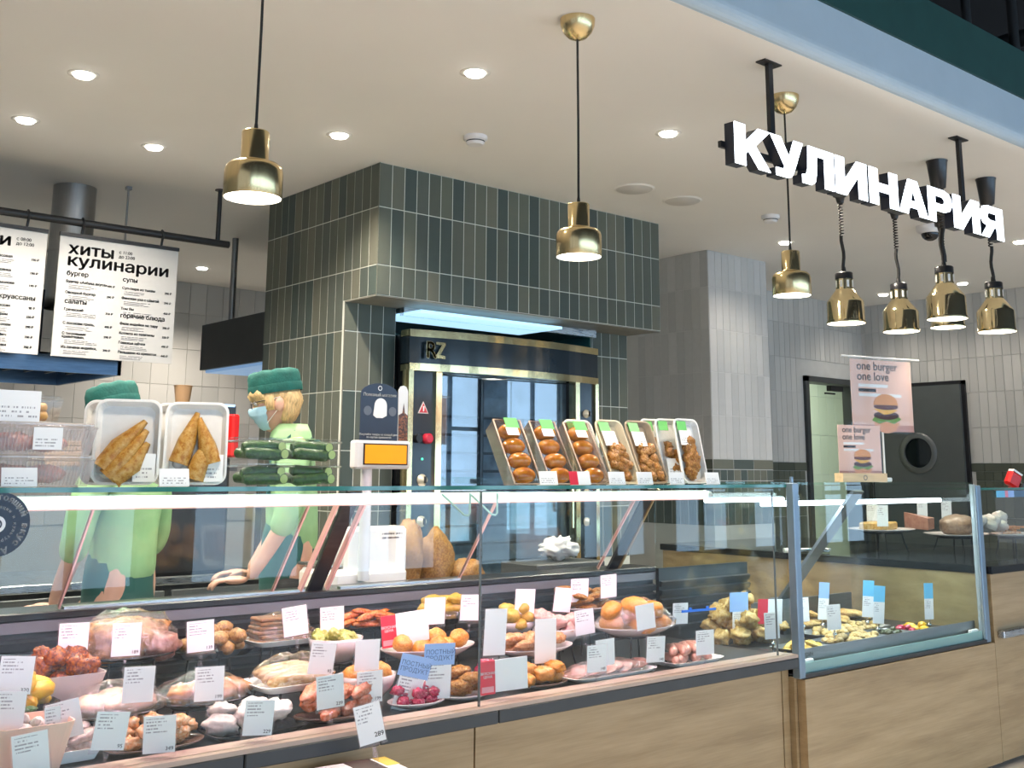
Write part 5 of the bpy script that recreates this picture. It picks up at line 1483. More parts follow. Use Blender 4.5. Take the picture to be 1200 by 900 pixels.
for (x, y, z, lab) in ((4.44, 2.95, 0.79, 'over the front nuts in the snack case'), (4.56, 3.2, 0.79, 'beside the blue topped tag in the snack case'), (4.05, 3.0, 0.78, 'against the near post of the snack case')):
    card_tag('price_tag', 'plain white price tag ' + lab, x, y, z, -3, [('card', B().box(-0.035, 0.035, -0.002, 0.0, -0.055, 0.055), PAPER), ('stem', B().ball((0, 0, -0.075), 0.010, 10, 7).cyl((0, 0, -0.055), (0, 0, -0.10), 0.005, seg=8), CHROME)], rz=-0.45)
card_tag('price_tag', 'red and white price card at the near end of the snack case', 4.32, 3.2, 0.80, 2, [('red_panel', B().box(-0.075, -0.02, -0.002, 0.0, -0.055, 0.055), RED), ('card', B().box(-0.02, 0.06, -0.002, 0.0, -0.055, 0.055), PLAIN), ('stem', B().cyl((0, 0, -0.055), (0, 0, -0.12), 0.004, seg=8), ACRY)])
card_tag('price_tag', 'pale blue folded price tag over the tan pastries', 4.16, 3.26, 0.835, 0, [('card', B().box(-0.05, 0.05, -0.002, 0.0, -0.03, 0.055), BLUEC), ('lower_card', B().box(-0.035, 0.05, -0.003, -0.001, -0.11, -0.03), PAPER), ('stem', B().cyl((0, 0, -0.11), (0, 0, -0.15), 0.004, seg=8), ACRY)])

# ---- cakes and boards on the corner counter
def stand_plate(label, x, y, z, wd, dp):
    return dish('plate', label, x, y, z, wd, dp, 0.018, CHINA, floor_z=0.965)
stand_plate('white plate of pale cake slab on black legs on the bar counter', 5.98, 3.62, 1.09, 0.42, 0.36)
tag(put('cake_slab', B().cbox((5.95, 3.62, 1.125), (0.26, 0.16, 0.045), (0, 0, 0.3), ch=0.008), F_PAST), 'long low golden cake slab on the raised plate', 'cake')
tag(put('cake_wedge', B().add([(6.12, 3.40, 1.105), (6.30, 3.46, 1.105), (6.24, 3.62, 1.105), (6.12, 3.40, 1.17), (6.30, 3.46, 1.17), (6.24, 3.62, 1.20)], [(0, 1, 2), (3, 5, 4), (0, 3, 4, 1), (1, 4, 5, 2), (2, 5, 3, 0)]), food('pink_cake', [(0.50, 0.26, 0.22), (0.68, 0.42, 0.34)], 12)), 'pointed pink brown cake wedge on the bar counter', 'cake')
stand_plate('white plate of big brown loaf on the bar counter', 6.42, 3.38, 1.06, 0.46, 0.36)
lump('bread_loaf', 'big grey brown loaf under film on the bar counter', 'bread', None, (6.42, 3.38, 1.125), (0.17, 0.10, 0.065), food('grey_loaf', [(0.22, 0.15, 0.11), (0.42, 0.32, 0.25)], 24), (0, 0, 0.2), 0.15, 1.5, 24, 14)
stand_plate('white plate of pizza slices behind the counter screen', 6.5, 3.08, 1.07, 0.40, 0.22)
for k in range(5):
    a = k * 0.5
    tag(put('pizza_slice', B().prism([(0, 0), (0.16, -0.03), (0.16, 0.03)], -0.006, 0.006), F_TAN, loc=(6.33 + k * 0.085, 3.06 + 0.02 * (k % 2), 1.097 + 0.006 * k), rot=(PI / 2, 0, a)), 'flat orange white pizza slice behind the counter screen', 'pizza slice', 'pizza slices')
heap(5, 'meringue', 'creamy white pastry behind the counter screen', 'pastry', 'creamy pastries', 6.35, 3.14, 1.10, 0.12, 0.05, (0.05, 0.04, 0.035), F_WHITE, 0.3)
for k, (x, y, z) in enumerate(((5.80, 3.50, 1.19), (6.10, 3.75, 1.20), (6.42, 3.60, 1.22), (6.62, 3.55, 1.20), (6.75, 3.05, 1.16), (6.60, 2.98, 1.15))):
    card_tag('price_tag', 'small white price tag standing among the cakes on the bar counter', x, y, z, 0, [('card', B().box(-0.035, 0.035, -0.002, 0.0, -0.06, 0.06), PAPER), ('stem', B().cyl((0, 0, -0.06), (0, 0, -0.12), 0.004, seg=8), ACRY)], rz=-0.5)
t = thing('steel_tongs', 'white handled steel tongs on the black bar counter', 'tongs', (5.66, 3.90, 0.966), (0, 0, -0.6))
put('arm', B().tube([(-0.12, 0, 0.01), (0, 0.015, 0.014), (0.12, 0.004, 0.01)], 0.008, 8).tube([(-0.12, 0, 0.02), (0, -0.015, 0.024), (0.12, -0.004, 0.02)], 0.008, 8), CHROME, t)
put('handle', B().tube([(-0.16, 0, 0.015), (-0.06, 0.004, 0.018)], 0.014, 10), WHITE, t)
t = thing('red_bag', 'red packet with white tip behind the counter screen', 'packet', (6.76, 3.2, 1.355), (0, 0.5, -0.4))
put('body', B().cbox((0, 0, 0.045), (0.09, 0.05, 0.09), ch=0.012), M('bright_red', (0.65, 0.01, 0.01), 0.4), t)
put('tip', B().cbox((0.0, 0, 0.095), (0.07, 0.045, 0.012)), WHITE, t)
put('dark_end', B().cbox((0.09, 0, 0.03), (0.08, 0.05, 0.06), ch=0.01), BLACKP, t)

# ---- posters above the snack case
pink = M('poster_pink', (0.80, 0.54, 0.44), 0.5, var=0.03)
pinkd = M('poster_pink_dark', (0.50, 0.25, 0.20), 0.5)
def ell(cx, cz, rx, rz, a0=0, a1=2 * PI, n=24):
    return [(cx + rx * math.cos(a0 + (a1 - a0) * k / n), cz + rz * math.sin(a0 + (a1 - a0) * k / n)) for k in range(n + (0 if abs(a1 - a0 - 2 * PI) < 1e-6 else 1))]
def burger(t, cx, cz, s, y):
    bun = M('print_bun', (0.68, 0.30, 0.10), 0.5)
    L = [('print_bottom_bun', ell(cx, cz - 0.30 * s, 0.52 * s, 0.34 * s, PI, 2 * PI), M('print_bun_low', (0.72, 0.32, 0.16), 0.5)),
         ('print_lettuce', [(cx - 0.6 * s, cz - 0.26 * s), (cx - 0.3 * s, cz - 0.36 * s), (cx, cz - 0.28 * s), (cx + 0.3 * s, cz - 0.36 * s), (cx + 0.62 * s, cz - 0.2 * s), (cx + 0.5 * s, cz - 0.14 * s), (cx - 0.5 * s, cz - 0.16 * s)], M('print_lettuce', (0.16, 0.30, 0.06), 0.5)),
         ('print_patty', ell(cx, cz - 0.10 * s, 0.52 * s, 0.13 * s), M('print_patty', (0.07, 0.02, 0.015), 0.5)),
         ('print_cheese', [(cx - 0.52 * s, cz + 0.10 * s), (cx + 0.5 * s, cz + 0.08 * s), (cx + 0.2 * s, cz - 0.04 * s), (cx - 0.1 * s, cz - 0.08 * s), (cx - 0.3 * s, cz)], M('print_cheese', (0.80, 0.45, 0.08), 0.5)),
         ('print_patty', ell(cx, cz + 0.17 * s, 0.50 * s, 0.10 * s), M('print_patty2', (0.12, 0.03, 0.02), 0.5)),
         ('print_top_bun', ell(cx, cz + 0.22 * s, 0.50 * s, 0.34 * s, 0, PI), bun)]
    for i, (nm, poly, m) in enumerate(L):
        put(nm, B().prism(poly, y - 0.0003 * (i + 1), y), m, t)
def poster(t, wd, ht, z0, y):
    put('print_sheet', B().box(0, wd, y, y + 0.002, z0, z0 + ht), pink, t)
    put('print_shade', B().box(0, wd, y - 0.0004, y, z0, z0 + ht * 0.09), pinkd, t)
    tx = B()
    letters(tx, 'one burger\none love', wd * 0.10, y - 0.001, z0 + ht * 0.855, wd * 0.15, 0.0008, line=0.85)
    put('slogan', tx, INKG, t)
    for (a, c, r, m) in ((0.12, 0.60, 0.635, WHITE), (0.12, 0.40, 0.57, INK), (0.12, 0.48, 0.505, WHITE), (0.52, 0.82, 0.505, WHITE)):
        put('caption_pill', B().box(wd * a, wd * c, y - 0.001, y, z0 + ht * (r - 0.022), z0 + ht * (r + 0.022)), m, t)
    burger(t, wd * 0.55, z0 + ht * 0.27, wd * 0.40, y - 0.0006)
t = thing('hanging_poster', 'larger pink burger poster in a clear sleeve on a thin post', 'poster', (4.80, 3.03, 1.387), (0, 0, -0.25))
poster(t, 0.405, 0.355, 0.245, 0)
put('clear_sleeve', B().box(-0.01, 0.415, -0.004, -0.0025, 0.235, 0.61), SLEEVE, t)
put('top_bar', B().cyl((-0.055, 0, 0.612), (0.465, 0, 0.612), 0.005), M('bar_pale', (0.75, 0.75, 0.72), 0.3), t)
put('post', B().cyl((0.20, 0.008, 0.0), (0.20, 0.008, 0.612), 0.005), M('bar_pale', (0.75, 0.75, 0.72), 0.3), t)
put('foot', B().cbox((0.20, 0.008, 0.010), (0.05, 0.05, 0.02), ch=0.004), WHITE, t)
t = thing('table_poster', 'smaller pink burger poster in a wooden foot on the snack case', 'poster', (4.465, 2.90, 1.387), (0, 0, -0.25))
poster(t, 0.26, 0.23, 0.03, 0)
put('clear_sleeve', B().box(-0.004, 0.266, -0.004, -0.0025, 0.02, 0.275), SLEEVE, t)
put('wooden_foot', B().box(-0.004, 0.266, -0.025, 0.03, 0.0, 0.040), M('light_wood', (0.70, 0.52, 0.30), 0.45, var=0.1, stretch=(1, 8, 8)), t)
put('foot_emblem', B().lathe([(0.008, 0), (0.012, 0)], 20, cap=False, mat=Matrix.Translation((0.131, -0.0256, 0.02)) @ Matrix.Rotation(PI / 2, 4, 'X')), INKG, t)

# ================================================================== goods on the top shelf
SZ = 1.3785
def T(loc, rot):
    return Matrix.Translation(loc) @ Euler(rot).to_matrix().to_4x4()
def place(o, m):
    o.matrix_world = m
    return o
def rrect(wd, ht, r, n=5, cx=0.0, cz=0.0):
    pts = []
    for (sx, sz, a0) in ((1, 1, 0), (-1, 1, PI / 2), (-1, -1, PI), (1, -1, 1.5 * PI)):
        for k in range(n + 1):
            a = a0 + PI / 2 * k / n
            pts.append((cx + sx * (wd / 2 - r) + r * math.cos(a), cz + sz * (ht / 2 - r) + r * math.sin(a)))
    return pts
def foam_tray(label, loc, rot, wd=0.175, ht=0.235, tint=FOAM, group='foam trays'):
    t = thing('foam_tray', label, 'food tray', loc, rot, group)
    n = 24
    rings = [(rrect(wd, ht, 0.03, cz=ht / 2), 0.0), (rrect(wd - 0.014, ht - 0.014, 0.026, cz=ht / 2), 0.0), (rrect(wd - 0.036, ht - 0.036, 0.022, cz=ht / 2), 0.020), (rrect(wd - 0.034, ht - 0.034, 0.022, cz=ht / 2), 0.024), (rrect(wd, ht, 0.03, cz=ht / 2), 0.005)]
    vs, fs = [], []
    for pts, y in rings:
        vs += [(x, y, z) for x, z in pts]
    for i in range(4):
        for k in range(n):
            a, c = i * n + k, i * n + (k + 1) % n
            fs.append((a, c, c + n, a + n))
    for k in range(n):
        fs.append((4 * n + k, 4 * n + (k + 1) % n, (k + 1) % n, k))
    fs.append(tuple(range(2 * n, 3 * n)))
    fs.append(tuple(range(3 * n, 4 * n)))
    put('tray', B().add(vs, fs), tint, t)
    put('film', B().prism(rrect(wd - 0.006, ht - 0.006, 0.028, cz=ht / 2), -0.0012, -0.0006), FILM2, t)
    return t
def roll_in(tr, pts, r, label, group, name='rolled_pancake', mat=F_CREPE, cat='pancake roll'):
    n = len(pts)
    o = tag(put(name, B().tube(pts, r, 12), mat), label, cat, group)
    return place(o, tr)
# folded pancakes on the two left trays (and one tray behind each)
for i, (x, y, lab) in enumerate(((1.180, 3.00, 'left of the pair'), (1.375, 2.985, 'beside the cucumber boxes'))):
    rot = (-0.10, 0.0, -0.42)
    m = T((x, y, SZ + 0.003), rot)
    t = foam_tray('white foam tray with tan folded pancakes ' + lab, (x, y, SZ + 0.003), rot)
    put('price_label', B().box(0.02, 0.078, -0.0024, -0.0013, 0.008, 0.085), LABELP, t)
    mb = T((x - 0.012, y + 0.052, SZ + 0.002), rot)
    foam_tray('rear white foam tray standing behind the pancakes ' + lab, (x - 0.012, y + 0.052, SZ + 0.002), rot)
    lab2 = 'tan folded pancake roll in the foam tray ' + lab
    if i == 0:
        cones = [[(-0.060, 0.008, 0.045), (-0.02, 0.004, 0.105), (0.045, 0.006, 0.175)], [(-0.045, 0.006, 0.022), (0.0, 0.002, 0.075), (0.050, 0.006, 0.150)], [(-0.03, 0.008, 0.018), (0.02, 0.004, 0.055), (0.055, 0.006, 0.115)]]
        rad = [0.029, 0.027, 0.008]
    else:
        cones = [[(-0.045, 0.008, 0.060), (-0.025, 0.004, 0.125), (0.0, 0.006, 0.205)], [(0.045, 0.008, 0.06), (0.03, 0.004, 0.11), (0.005, 0.006, 0.19)], [(0.0, 0.008, 0.015), (0.015, 0.002, 0.07), (0.03, 0.006, 0.125)]]
        rad = [0.029, 0.026, 0.007]
    for c in cones:
        roll_in(m, c, rad, lab2, 'folded pancakes ' + lab)
    tip = [cones[0][0], tuple(a + (b2_ - a) * 0.12 for a, b2_ in zip(cones[0][0], cones[0][1]))]
    o = tag(put('pancake_filling', B().ball(cones[0][0], (0.018, 0.012, 0.016)), M('filling_grey', (0.42, 0.42, 0.44), 0.5)), 'grey filling showing at the end of the pancakes ' + lab, 'filling')
    place(o, m)
    o = tag(put('rolled_pancake', B().tube([(-0.03, 0.008, 0.05), (0.03, 0.006, 0.16)], 0.022, 10), F_NUG), 'brown fried roll in the rear tray behind the pancakes ' + lab, 'pancake roll')
    place(o, mb)
# clear boxes of pink meat at the left end, one box of tan sticks on top
def clear_box(label, x0, x1, y0, y1, z0, h, mat=PLAST, lid=True, ribs=0, group=None, stick=None):
    t = thing('clear_box', label, 'plastic box', ((x0 + x1) / 2, (y0 + y1) / 2, z0), (0, 0, 0), group)
    a, c = (x1 - x0) / 2, (y1 - y0) / 2
    b = B()
    k = 0.93
    vs = [(-a * k, -c * k, 0), (a * k, -c * k, 0), (a * k, c * k, 0), (-a * k, c * k, 0), (-a, -c, h), (a, -c, h), (a, c, h), (-a, c, h)]
    b.add(vs, [(0, 1, 2, 3), (0, 1, 5, 4), (1, 2, 6, 5), (2, 3, 7, 6), (3, 0, 4, 7)])
    put('body', b, mat, t)
    put('rim', B().tube([(-a, -c, h), (a, -c, h), (a, c, h), (-a, c, h), (-a, -c, h)], 0.003, 6), PLAST, t)
    if lid:
        put('lid', B().cbox((0, 0, h + 0.006), (2 * a * 0.97, 2 * c * 0.97, 0.010), ch=0.003), mat, t)
    if ribs:
        rb_ = B()
        for q in range(ribs):
            u = -a * 0.9 + 1.8 * a * q / (ribs - 1)
            rb_.cyl((u * 0.95, -c * k - 0.001, 0.005), (u, -c - 0.001, h - 0.006), 0.0014, seg=5)
        put('ribs', rb_, mat, t)
    if stick:
        sx, sz, sw, shh = stick
        put('label_sticker', B().box(sx - sw / 2, sx + sw / 2, -c - 0.0035, -c - 0.0025, sz - shh, sz), LABELP, t)
    return t
bx = (0.60, 1.062, 2.90, 3.10)
clear_box('lower ribbed clear box of pink meat at the left shelf end', *bx, SZ, 0.068, PLASTP, True, 46, 'ribbed boxes of pink meat', None)
clear_box('upper ribbed clear box of pink meat at the left shelf end', *bx, SZ + 0.080, 0.070, PLASTP, True, 46, 'ribbed boxes of pink meat', (0.105, 0.068, 0.072, 0.056))
for zz, lab in ((SZ + 0.006, 'lower'), (SZ + 0.086, 'upper')):
    for k in range(4):
        lump('meat_piece', 'pale pink meat piece inside the %s ribbed box' % lab, 'meat', 'pink meat in the %s box' % lab, (0.685 + k * 0.095, 2.99 + 0.02 * (k % 2), zz + 0.026), (0.060, 0.05, 0.024), F_PINK, (0, 0, 0.3 * k), 0.25, 2, 18, 10)
clear_box('small clear box of tan sticks on top of the ribbed boxes', 0.70, 0.975, 2.92, 3.08, SZ + 0.164, 0.055, PLAST, True, 0, None, (0.025, 0.075, 0.11, 0.078))
for k in range(8):
    tag(put('fried_stick', B().tube([(-0.05, 0, 0), (-0.045, 0, 0), (0.045, 0, 0), (0.05, 0, 0)], [0.006, 0.013, 0.013, 0.006], 10), F_CREPE, loc=(0.82 + (k % 2) * 0.09, 2.955 + 0.03 * (k % 4), SZ + 0.164 + 0.016 + 0.022 * (k // 5)), rot=(0, 0, 0.15 * (k % 3))), 'tan fried stick in the small clear box', 'snack', 'tan fried sticks')
# cucumbers
def cucumber(p0, p1, r, lab, grp):
    t = thing('cucumber', lab, 'cucumber', p0, (0, 0, 0), grp)
    d = Vector(p1) - Vector(p0)
    n = 8
    pts = [d * (k / n) for k in range(n + 1)]
    rad = [r * 0.96] + [r * (1 + 0.03 * math.sin(k * 2.2)) for k in range(1, n)] + [r * 0.6]
    put('skin', B().tube(pts, rad, 12), F_CUC, t)
    put('cut_end', B().cyl((-d.normalized() * 0.001), d.normalized() * 0.0005, r * 0.86, seg=12), F_CUCIN, t)
for lev in range(2):
    for side_ in range(2):
        x0 = 1.487 + side_ * 0.160
        lab = ('upper ' if lev else 'lower ') + 'clear box of cucumbers ' + ('by the weighing display' if side_ else 'by the foam trays')
        clear_box(lab, x0, x0 + 0.157, 2.90, 3.07, SZ + lev * 0.072, 0.056, PLAST, True, 0, 'cucumber boxes')
        for k in range(6):
            zz = SZ + lev * 0.072 + 0.020 + (0.021 if k > 3 else 0)
            grp = 'cucumbers in ' + lab
            if k in (0, 4):          # lying along the box
                yy = 2.922 + 0.036 * (k if k < 4 else 0.4)
                q = rnd.uniform(-0.006, 0.006)
                cucumber((x0 + 0.118, yy, zz + q), (x0 + 0.012, yy + 0.012, zz - q), 0.0175, 'cucumber in the ' + lab, grp)
            else:                       # end on, cut face to the front
                xx = x0 + (0.0, 0.098, 0.134, 0.0, 0.0, 0.124)[k]
                xx = xx if k != 3 else x0 + 0.062
                cucumber((xx, 2.916 + (0.075 if k == 3 else 0.0), zz), (xx - 0.02, 3.045, zz + 0.004), 0.0155, 'cucumber in the ' + lab, grp)
# bun packs
def on_shelf_matrix(x, y, lean, rz=0.0):
    return T((x, y, SZ + 0.004), (-lean, 0, rz)), (-lean, 0, rz)
def bun_pack(x, y, lean, lab):
    m, rot = on_shelf_matrix(x, y, lean)
    t = thing('bun_pack', 'clear lidded pack of four glossy brown buns ' + lab, 'bun pack', (x, y, SZ + 0.004), rot, 'bun packs')
    wd, ht, dp = 0.125, 0.255, 0.062
    b = B()
    k = 0.9
    b.add([(-wd / 2, 0, 0), (wd / 2, 0, 0), (wd / 2, 0, ht), (-wd / 2, 0, ht), (-wd / 2 * k, dp, 0.01), (wd / 2 * k, dp, 0.01), (wd / 2 * k, dp, ht - 0.01), (-wd / 2 * k, dp, ht - 0.01)], [(4, 5, 6, 7), (0, 1, 5, 4), (1, 2, 6, 5), (2, 3, 7, 6), (3, 0, 4, 7)])
    put('brown_base', b, glass('smoky_plastic_' + lab[:6].strip().replace(' ', '_'), tint=(0.62, 0.50, 0.42), f0=0.06, rough=0.1, haze=0.10), t)
    put('rim', B().tube([(-wd / 2, 0, 0), (wd / 2, 0, 0), (wd / 2, 0, ht), (-wd / 2, 0, ht), (-wd / 2, 0, 0)], 0.0028, 6), M('rim_tan', (0.45, 0.33, 0.26), 0.3), t)
    put('clear_lid', B().box(-wd / 2 + 0.004, wd / 2 - 0.004, -0.022, -0.0205, 0.006, ht - 0.006).box(-wd / 2 + 0.004, -wd / 2 + 0.006, -0.022, 0, 0.006, ht - 0.006).box(wd / 2 - 0.006, wd / 2 - 0.004, -0.022, 0, 0.006, ht - 0.006), PLAST, t)
    put('green_sticker', B().box(-0.035, 0.025, -0.0240, -0.0225, ht - 0.045, ht - 0.006), M('sticker_green', (0.16, 0.60, 0.16), 0.45), t)
    put('white_sticker', B().box(-0.040, 0.015, -0.0236, -0.0225, ht - 0.075, ht - 0.045), LABELP, t)
    for k2 in range(4):
        o = tag(put('bun', B().ball((0.004 * (k2 % 2), 0.010, 0.038 + k2 * 0.058), (0.050, 0.030, 0.030), 20, 12), F_BUN), 'glossy brown bun in the pack ' + lab, 'bun', 'buns in the pack ' + lab)
        place(o, m)
bun_pack(2.565, 2.90, 0.50, 'at the near end of the row')
bun_pack(2.735, 2.90, 0.50, 'with the red price card')
bun_pack(2.905, 2.90, 0.50, 'next to the nugget trays')
def nug_tray(x, y, lean, lab, wd=0.15, ht=0.265, n=22, tint=FOAM, pale=True, top=0.150):
    m, rot = on_shelf_matrix(x, y, lean)
    t = foam_tray('foam tray of brown nuggets ' + lab, (x, y, SZ + 0.004), rot, wd, ht, tint, 'nugget trays')
    put('green_sticker', B().box(-wd / 2 + 0.015, -wd / 2 + 0.07, -0.0026, -0.0015, ht - 0.05, ht - 0.012), M('sticker_green', (0.16, 0.60, 0.16), 0.45), t)
    put('price_label', B().box(-wd / 2 + 0.02, wd / 2 - 0.06, -0.0026, -0.0015, ht - 0.11, ht - 0.05) if n > 10 else B().box(-0.05, 0.02, -0.0026, -0.0015, 0.02, 0.10), LABELP, t)
    for k in range(n):
        u, v = rnd.uniform(-1, 1), rnd.random()
        hw = (wd / 2 - 0.035) * (1.0 if pale else (1.1 - 0.8 * v))
        o = tag(put('nugget', B().ball((u * hw, 0.004 + 0.006 * rnd.random(), 0.032 + v * (top - 0.03)), (0.024, 0.014, 0.021), 10, 7, lump=0.45, freq=2.5, seed=k + int(x * 90)), F_NUG), 'craggy brown nugget in the foam tray ' + lab, 'nugget', 'nuggets in the tray ' + lab)
        place(o, m)
CREAMT = M('cream_tray', (0.70, 0.60, 0.42), 0.5)
nug_tray(2.985, 2.99, 0.42, 'standing behind the first nugget tray', n=9)
nug_tray(3.075, 2.91, 0.42, 'first after the bun packs', tint=CREAMT)
nug_tray(3.235, 2.91, 0.40, 'in the brown edged tray', tint=M('tan_tray', (0.42, 0.32, 0.22), 0.5))
nug_tray(3.395, 3.02, 0.22, 'rearmost of the last three', n=8, pale=False, top=0.17)
nug_tray(3.425, 2.965, 0.22, 'middle one of the last three', n=8, pale=False, top=0.17)
nug_tray(3.475, 2.91, 0.22, 'last along the shelf', n=30, pale=False, top=0.185)
# shelf price cards
for (x, lab, red) in ((0.862, 'in front of the ribbed boxes', 0), (1.258, 'between the pancake trays', 0), (2.615, 'under the first bun pack', 0), (2.775, 'with a red corner under the second bun pack', 1), (2.955, 'under the third bun pack', 0), (3.105, 'under the first nugget tray', 0), (3.285, 'under the brown edged tray', 0), (3.50, 'under the last nugget tray', 0)):
    t = thing('shelf_card', 'small white shelf price card ' + lab, 'price card', (x, 2.850, SZ + 0.001), (-0.2, 0, 0.0), 'shelf price cards')
    put('card', B().box(-0.042, 0.042, -0.001, 0.001, 0, 0.047), LABELP if not red else PLAIN, t)
    put('foot', B().box(-0.042, 0.042, 0.001, 0.028, 0, 0.002), WHITE, t)
    if red:
        put('red_corner', B().box(-0.06, -0.02, -0.002, -0.001, 0, 0.047), RED, t)

# ================================================================== weighing scale and things on the rear worktop
wt = thing('rear_worktop', 'dark steel staff worktop behind the meat case', 'worktop', (0.3, 3.76, 0))
put('top', B().box(0, 3.62, 0.0, 0.30, 0.86, 0.90), STEELD, wt)
put('cabinet', B().box(0.02, 3.6, 0.02, 0.28, 0.05, 0.86), DSTEEL, wt)
for x in (0.1, 1.8, 3.5):
    put('leg', B().cyl((x, 0.18, 0), (x, 0.18, 0.05), 0.02), BLACK, wt)
s = thing('weighing_scale', 'white shop scale with orange display on a pole behind the case', 'scale', (2.52, 3.93, 0.90))
put('body', B().cbox((0.0, 0, 0.07), (0.36, 0.28, 0.14), ch=0.02).cbox((0.05, -0.05, 0.19), (0.30, 0.10, 0.22), (0.0, 0, 0), ch=0.015), WHITE, s)
put('pan', B().cbox((0, 0.04, 0.152), (0.34, 0.24, 0.012), ch=0.004), STEEL, s)
put('pole', B().cyl((-0.055, -0.16, 0.1), (-0.055, -0.16, 0.55), 0.023, seg=20), M('pole_grey', (0.62, 0.64, 0.67), 0.25), s)
hd_ = put('display_head', B().cbox((0.0, -0.175, 0.588), (0.265, 0.05, 0.112), ch=0.008), M('scale_pale', (0.72, 0.72, 0.74), 0.4), s)
put('lcd_frame', B().box(-0.098, 0.115, -0.203, -0.200, 0.548, 0.632), BLACKP, hd_)
put('lcd_screen', B().box(-0.092, 0.108, -0.2045, -0.2032, 0.553, 0.627), M('lcd_orange', (0.75, 0.27, 0.01), 0.3, emit=(1.0, 0.32, 0.005), es=0.42), hd_)
adm = M('ad_navy', (0.022, 0.035, 0.065), 0.4)
ad = put('advert_topper', B().prism([(-0.105, 0.645), (0.075, 0.645), (0.075, 0.83)] + [(-0.015 + 0.09 * math.cos(a), 0.83 + 0.045 * math.sin(a)) for a in [PI * k / 10 for k in range(1, 10)]] + [(-0.105, 0.83)], -0.182, -0.178), adm, s)
tx = B()
letters(tx, 'Полезный магазин', -0.015, -0.1832, 0.822, 0.0175, 0.0007, 'CENTER')
letters(tx, 'Покупайте товары на каждый день\nпо картам привилегий', -0.015, -0.1832, 0.665, 0.0110, 0.0005, 'CENTER')
tx.lathe([(0.007, 0), (0.010, 0)], 20, cap=False, mat=Matrix.Translation((-0.015, -0.1832, 0.855)) @ Matrix.Rotation(PI / 2, 4, 'X'))
put('advert_text', tx, INKW, ad)
put('advert_cup', B().prism([(-0.045, 0.745)] + [(-0.010 + 0.030 * math.cos(a), 0.785 + 0.030 * math.sin(a)) for a in [PI - PI * k / 10 for k in range(11)]] + [(0.020, 0.745), (0.0, 0.735), (-0.03, 0.735)], -0.1836, -0.1824), WHITE, ad)
for cx in (-0.072, 0.048):
    put('advert_dot', B().lathe([(0.0, 0), (0.019, 0)], 20, cap=False, mat=Matrix.Translation((cx, -0.1832, 0.763)) @ Matrix.Rotation(PI / 2, 4, 'X')), M('ad_grey', (0.12, 0.14, 0.18), 0.5), ad)
ad2 = put('advert_wing', B().prism([(0.078, 0.645), (0.125, 0.645), (0.125, 0.85), (0.115, 0.868), (0.1015, 0.872), (0.088, 0.868), (0.078, 0.85)], -0.182, -0.178), M('ad_white', (0.70, 0.70, 0.72), 0.45), s)
put('advert_photo', B().prism([(0.079, 0.646), (0.124, 0.646), (0.124, 0.75), (0.11, 0.76), (0.104, 0.80), (0.098, 0.76), (0.079, 0.75)], -0.183, -0.1821), food('advert_photo', [(0.02, 0.02, 0.03), (0.10, 0.05, 0.04), (0.45, 0.20, 0.12)], 60, 0.5, 0.0), ad2)
put('maker_print', B().box(0.06, 0.17, -0.1012, -0.1004, 0.252, 0.278), printed('scale_print', paper=(0.82, 0.82, 0.80), ink=(0.05, 0.05, 0.06), rows=1.6, z0=0.0, z1=1.0, xlim=1.3, dens=0.6), s)
# loaf shapes added in place of brown reflections, bin with white bag, grey box
for (x, z, sx, sz_, lab) in ((2.80, 1.06, 0.055, 0.165, 'beside the scale'), (2.95, 1.04, 0.075, 0.145, 'behind the pane seam'), (3.12, 0.97, 0.085, 0.075, 'next to the grey box')):
    lump('loaf_stand_in', 'golden brown loaf shape added for reflections on the worktop ' + lab, 'bread', None, (x, 3.95, z), (sx, 0.075, sz_), F_GOLD, (0, 0.1, 0.2), 0.25, 1.6, 20, 14)
t = thing('grey_bin', 'grey box with a white plastic bag in a clear tub on the worktop', 'box', (3.68, 3.95, 0.90))
put('box', B().cbox((-0.03, 0, 0.055), (0.44, 0.26, 0.11), ch=0.006), M('box_charcoal', (0.06, 0.062, 0.065), 0.45), t)
put('clear_tub', B().lathe([(0.075, 0.112), (0.10, 0.215)], 24, cap=False), PLAST, t)
put('white_bag', B().ball((0, 0, 0.168), (0.088, 0.085, 0.05), 26, 18, lump=0.55, freq=3.4, seed=4), WHITE, t)
t = thing('cutting_board', 'pale wooden board beside the scale on the staff worktop', 'board', (2.15, 3.93, 0.90), (0, 0, 0.05))
put('board', B().cbox((0, 0, 0.015), (0.34, 0.26, 0.03), ch=0.004), M('light_wood', (0.70, 0.52, 0.30), 0.45), t)
for k in range(4):
    put('groove', B().cbox((0, -0.09 + k * 0.06, 0.0302), (0.30, 0.004, 0.001)), BLACK, t)
# ================================================================== people behind the counter
def skin_pts(nodes_, edges_, name, sub=2, root=0):
    me = bpy.data.meshes.new(name)
    me.from_pydata([n[0] for n in nodes_], edges_, [])
    o = bpy.data.objects.new(name, me)
    COL.objects.link(o)
    md = o.modifiers.new('skin', 'SKIN')
    md.use_smooth_shade = True
    for i, n in enumerate(nodes_):
        r = n[1]
        me.skin_vertices[0].data[i].radius = (r, r) if isinstance(r, (int, float)) else r
        me.skin_vertices[0].data[i].use_root = (i == root)
    o.modifiers.new('sub', 'SUBSURF').levels = sub
    bpy.context.view_layer.update()
    dg = bpy.context.evaluated_depsgraph_get()
    ev = o.evaluated_get(dg)
    m2 = ev.to_mesh()
    vs = [v.co.copy() for v in m2.vertices]
    fs = [tuple(p.vertices) for p in m2.polygons]
    ev.to_mesh_clear()
    bpy.data.objects.remove(o)
    return vs, fs
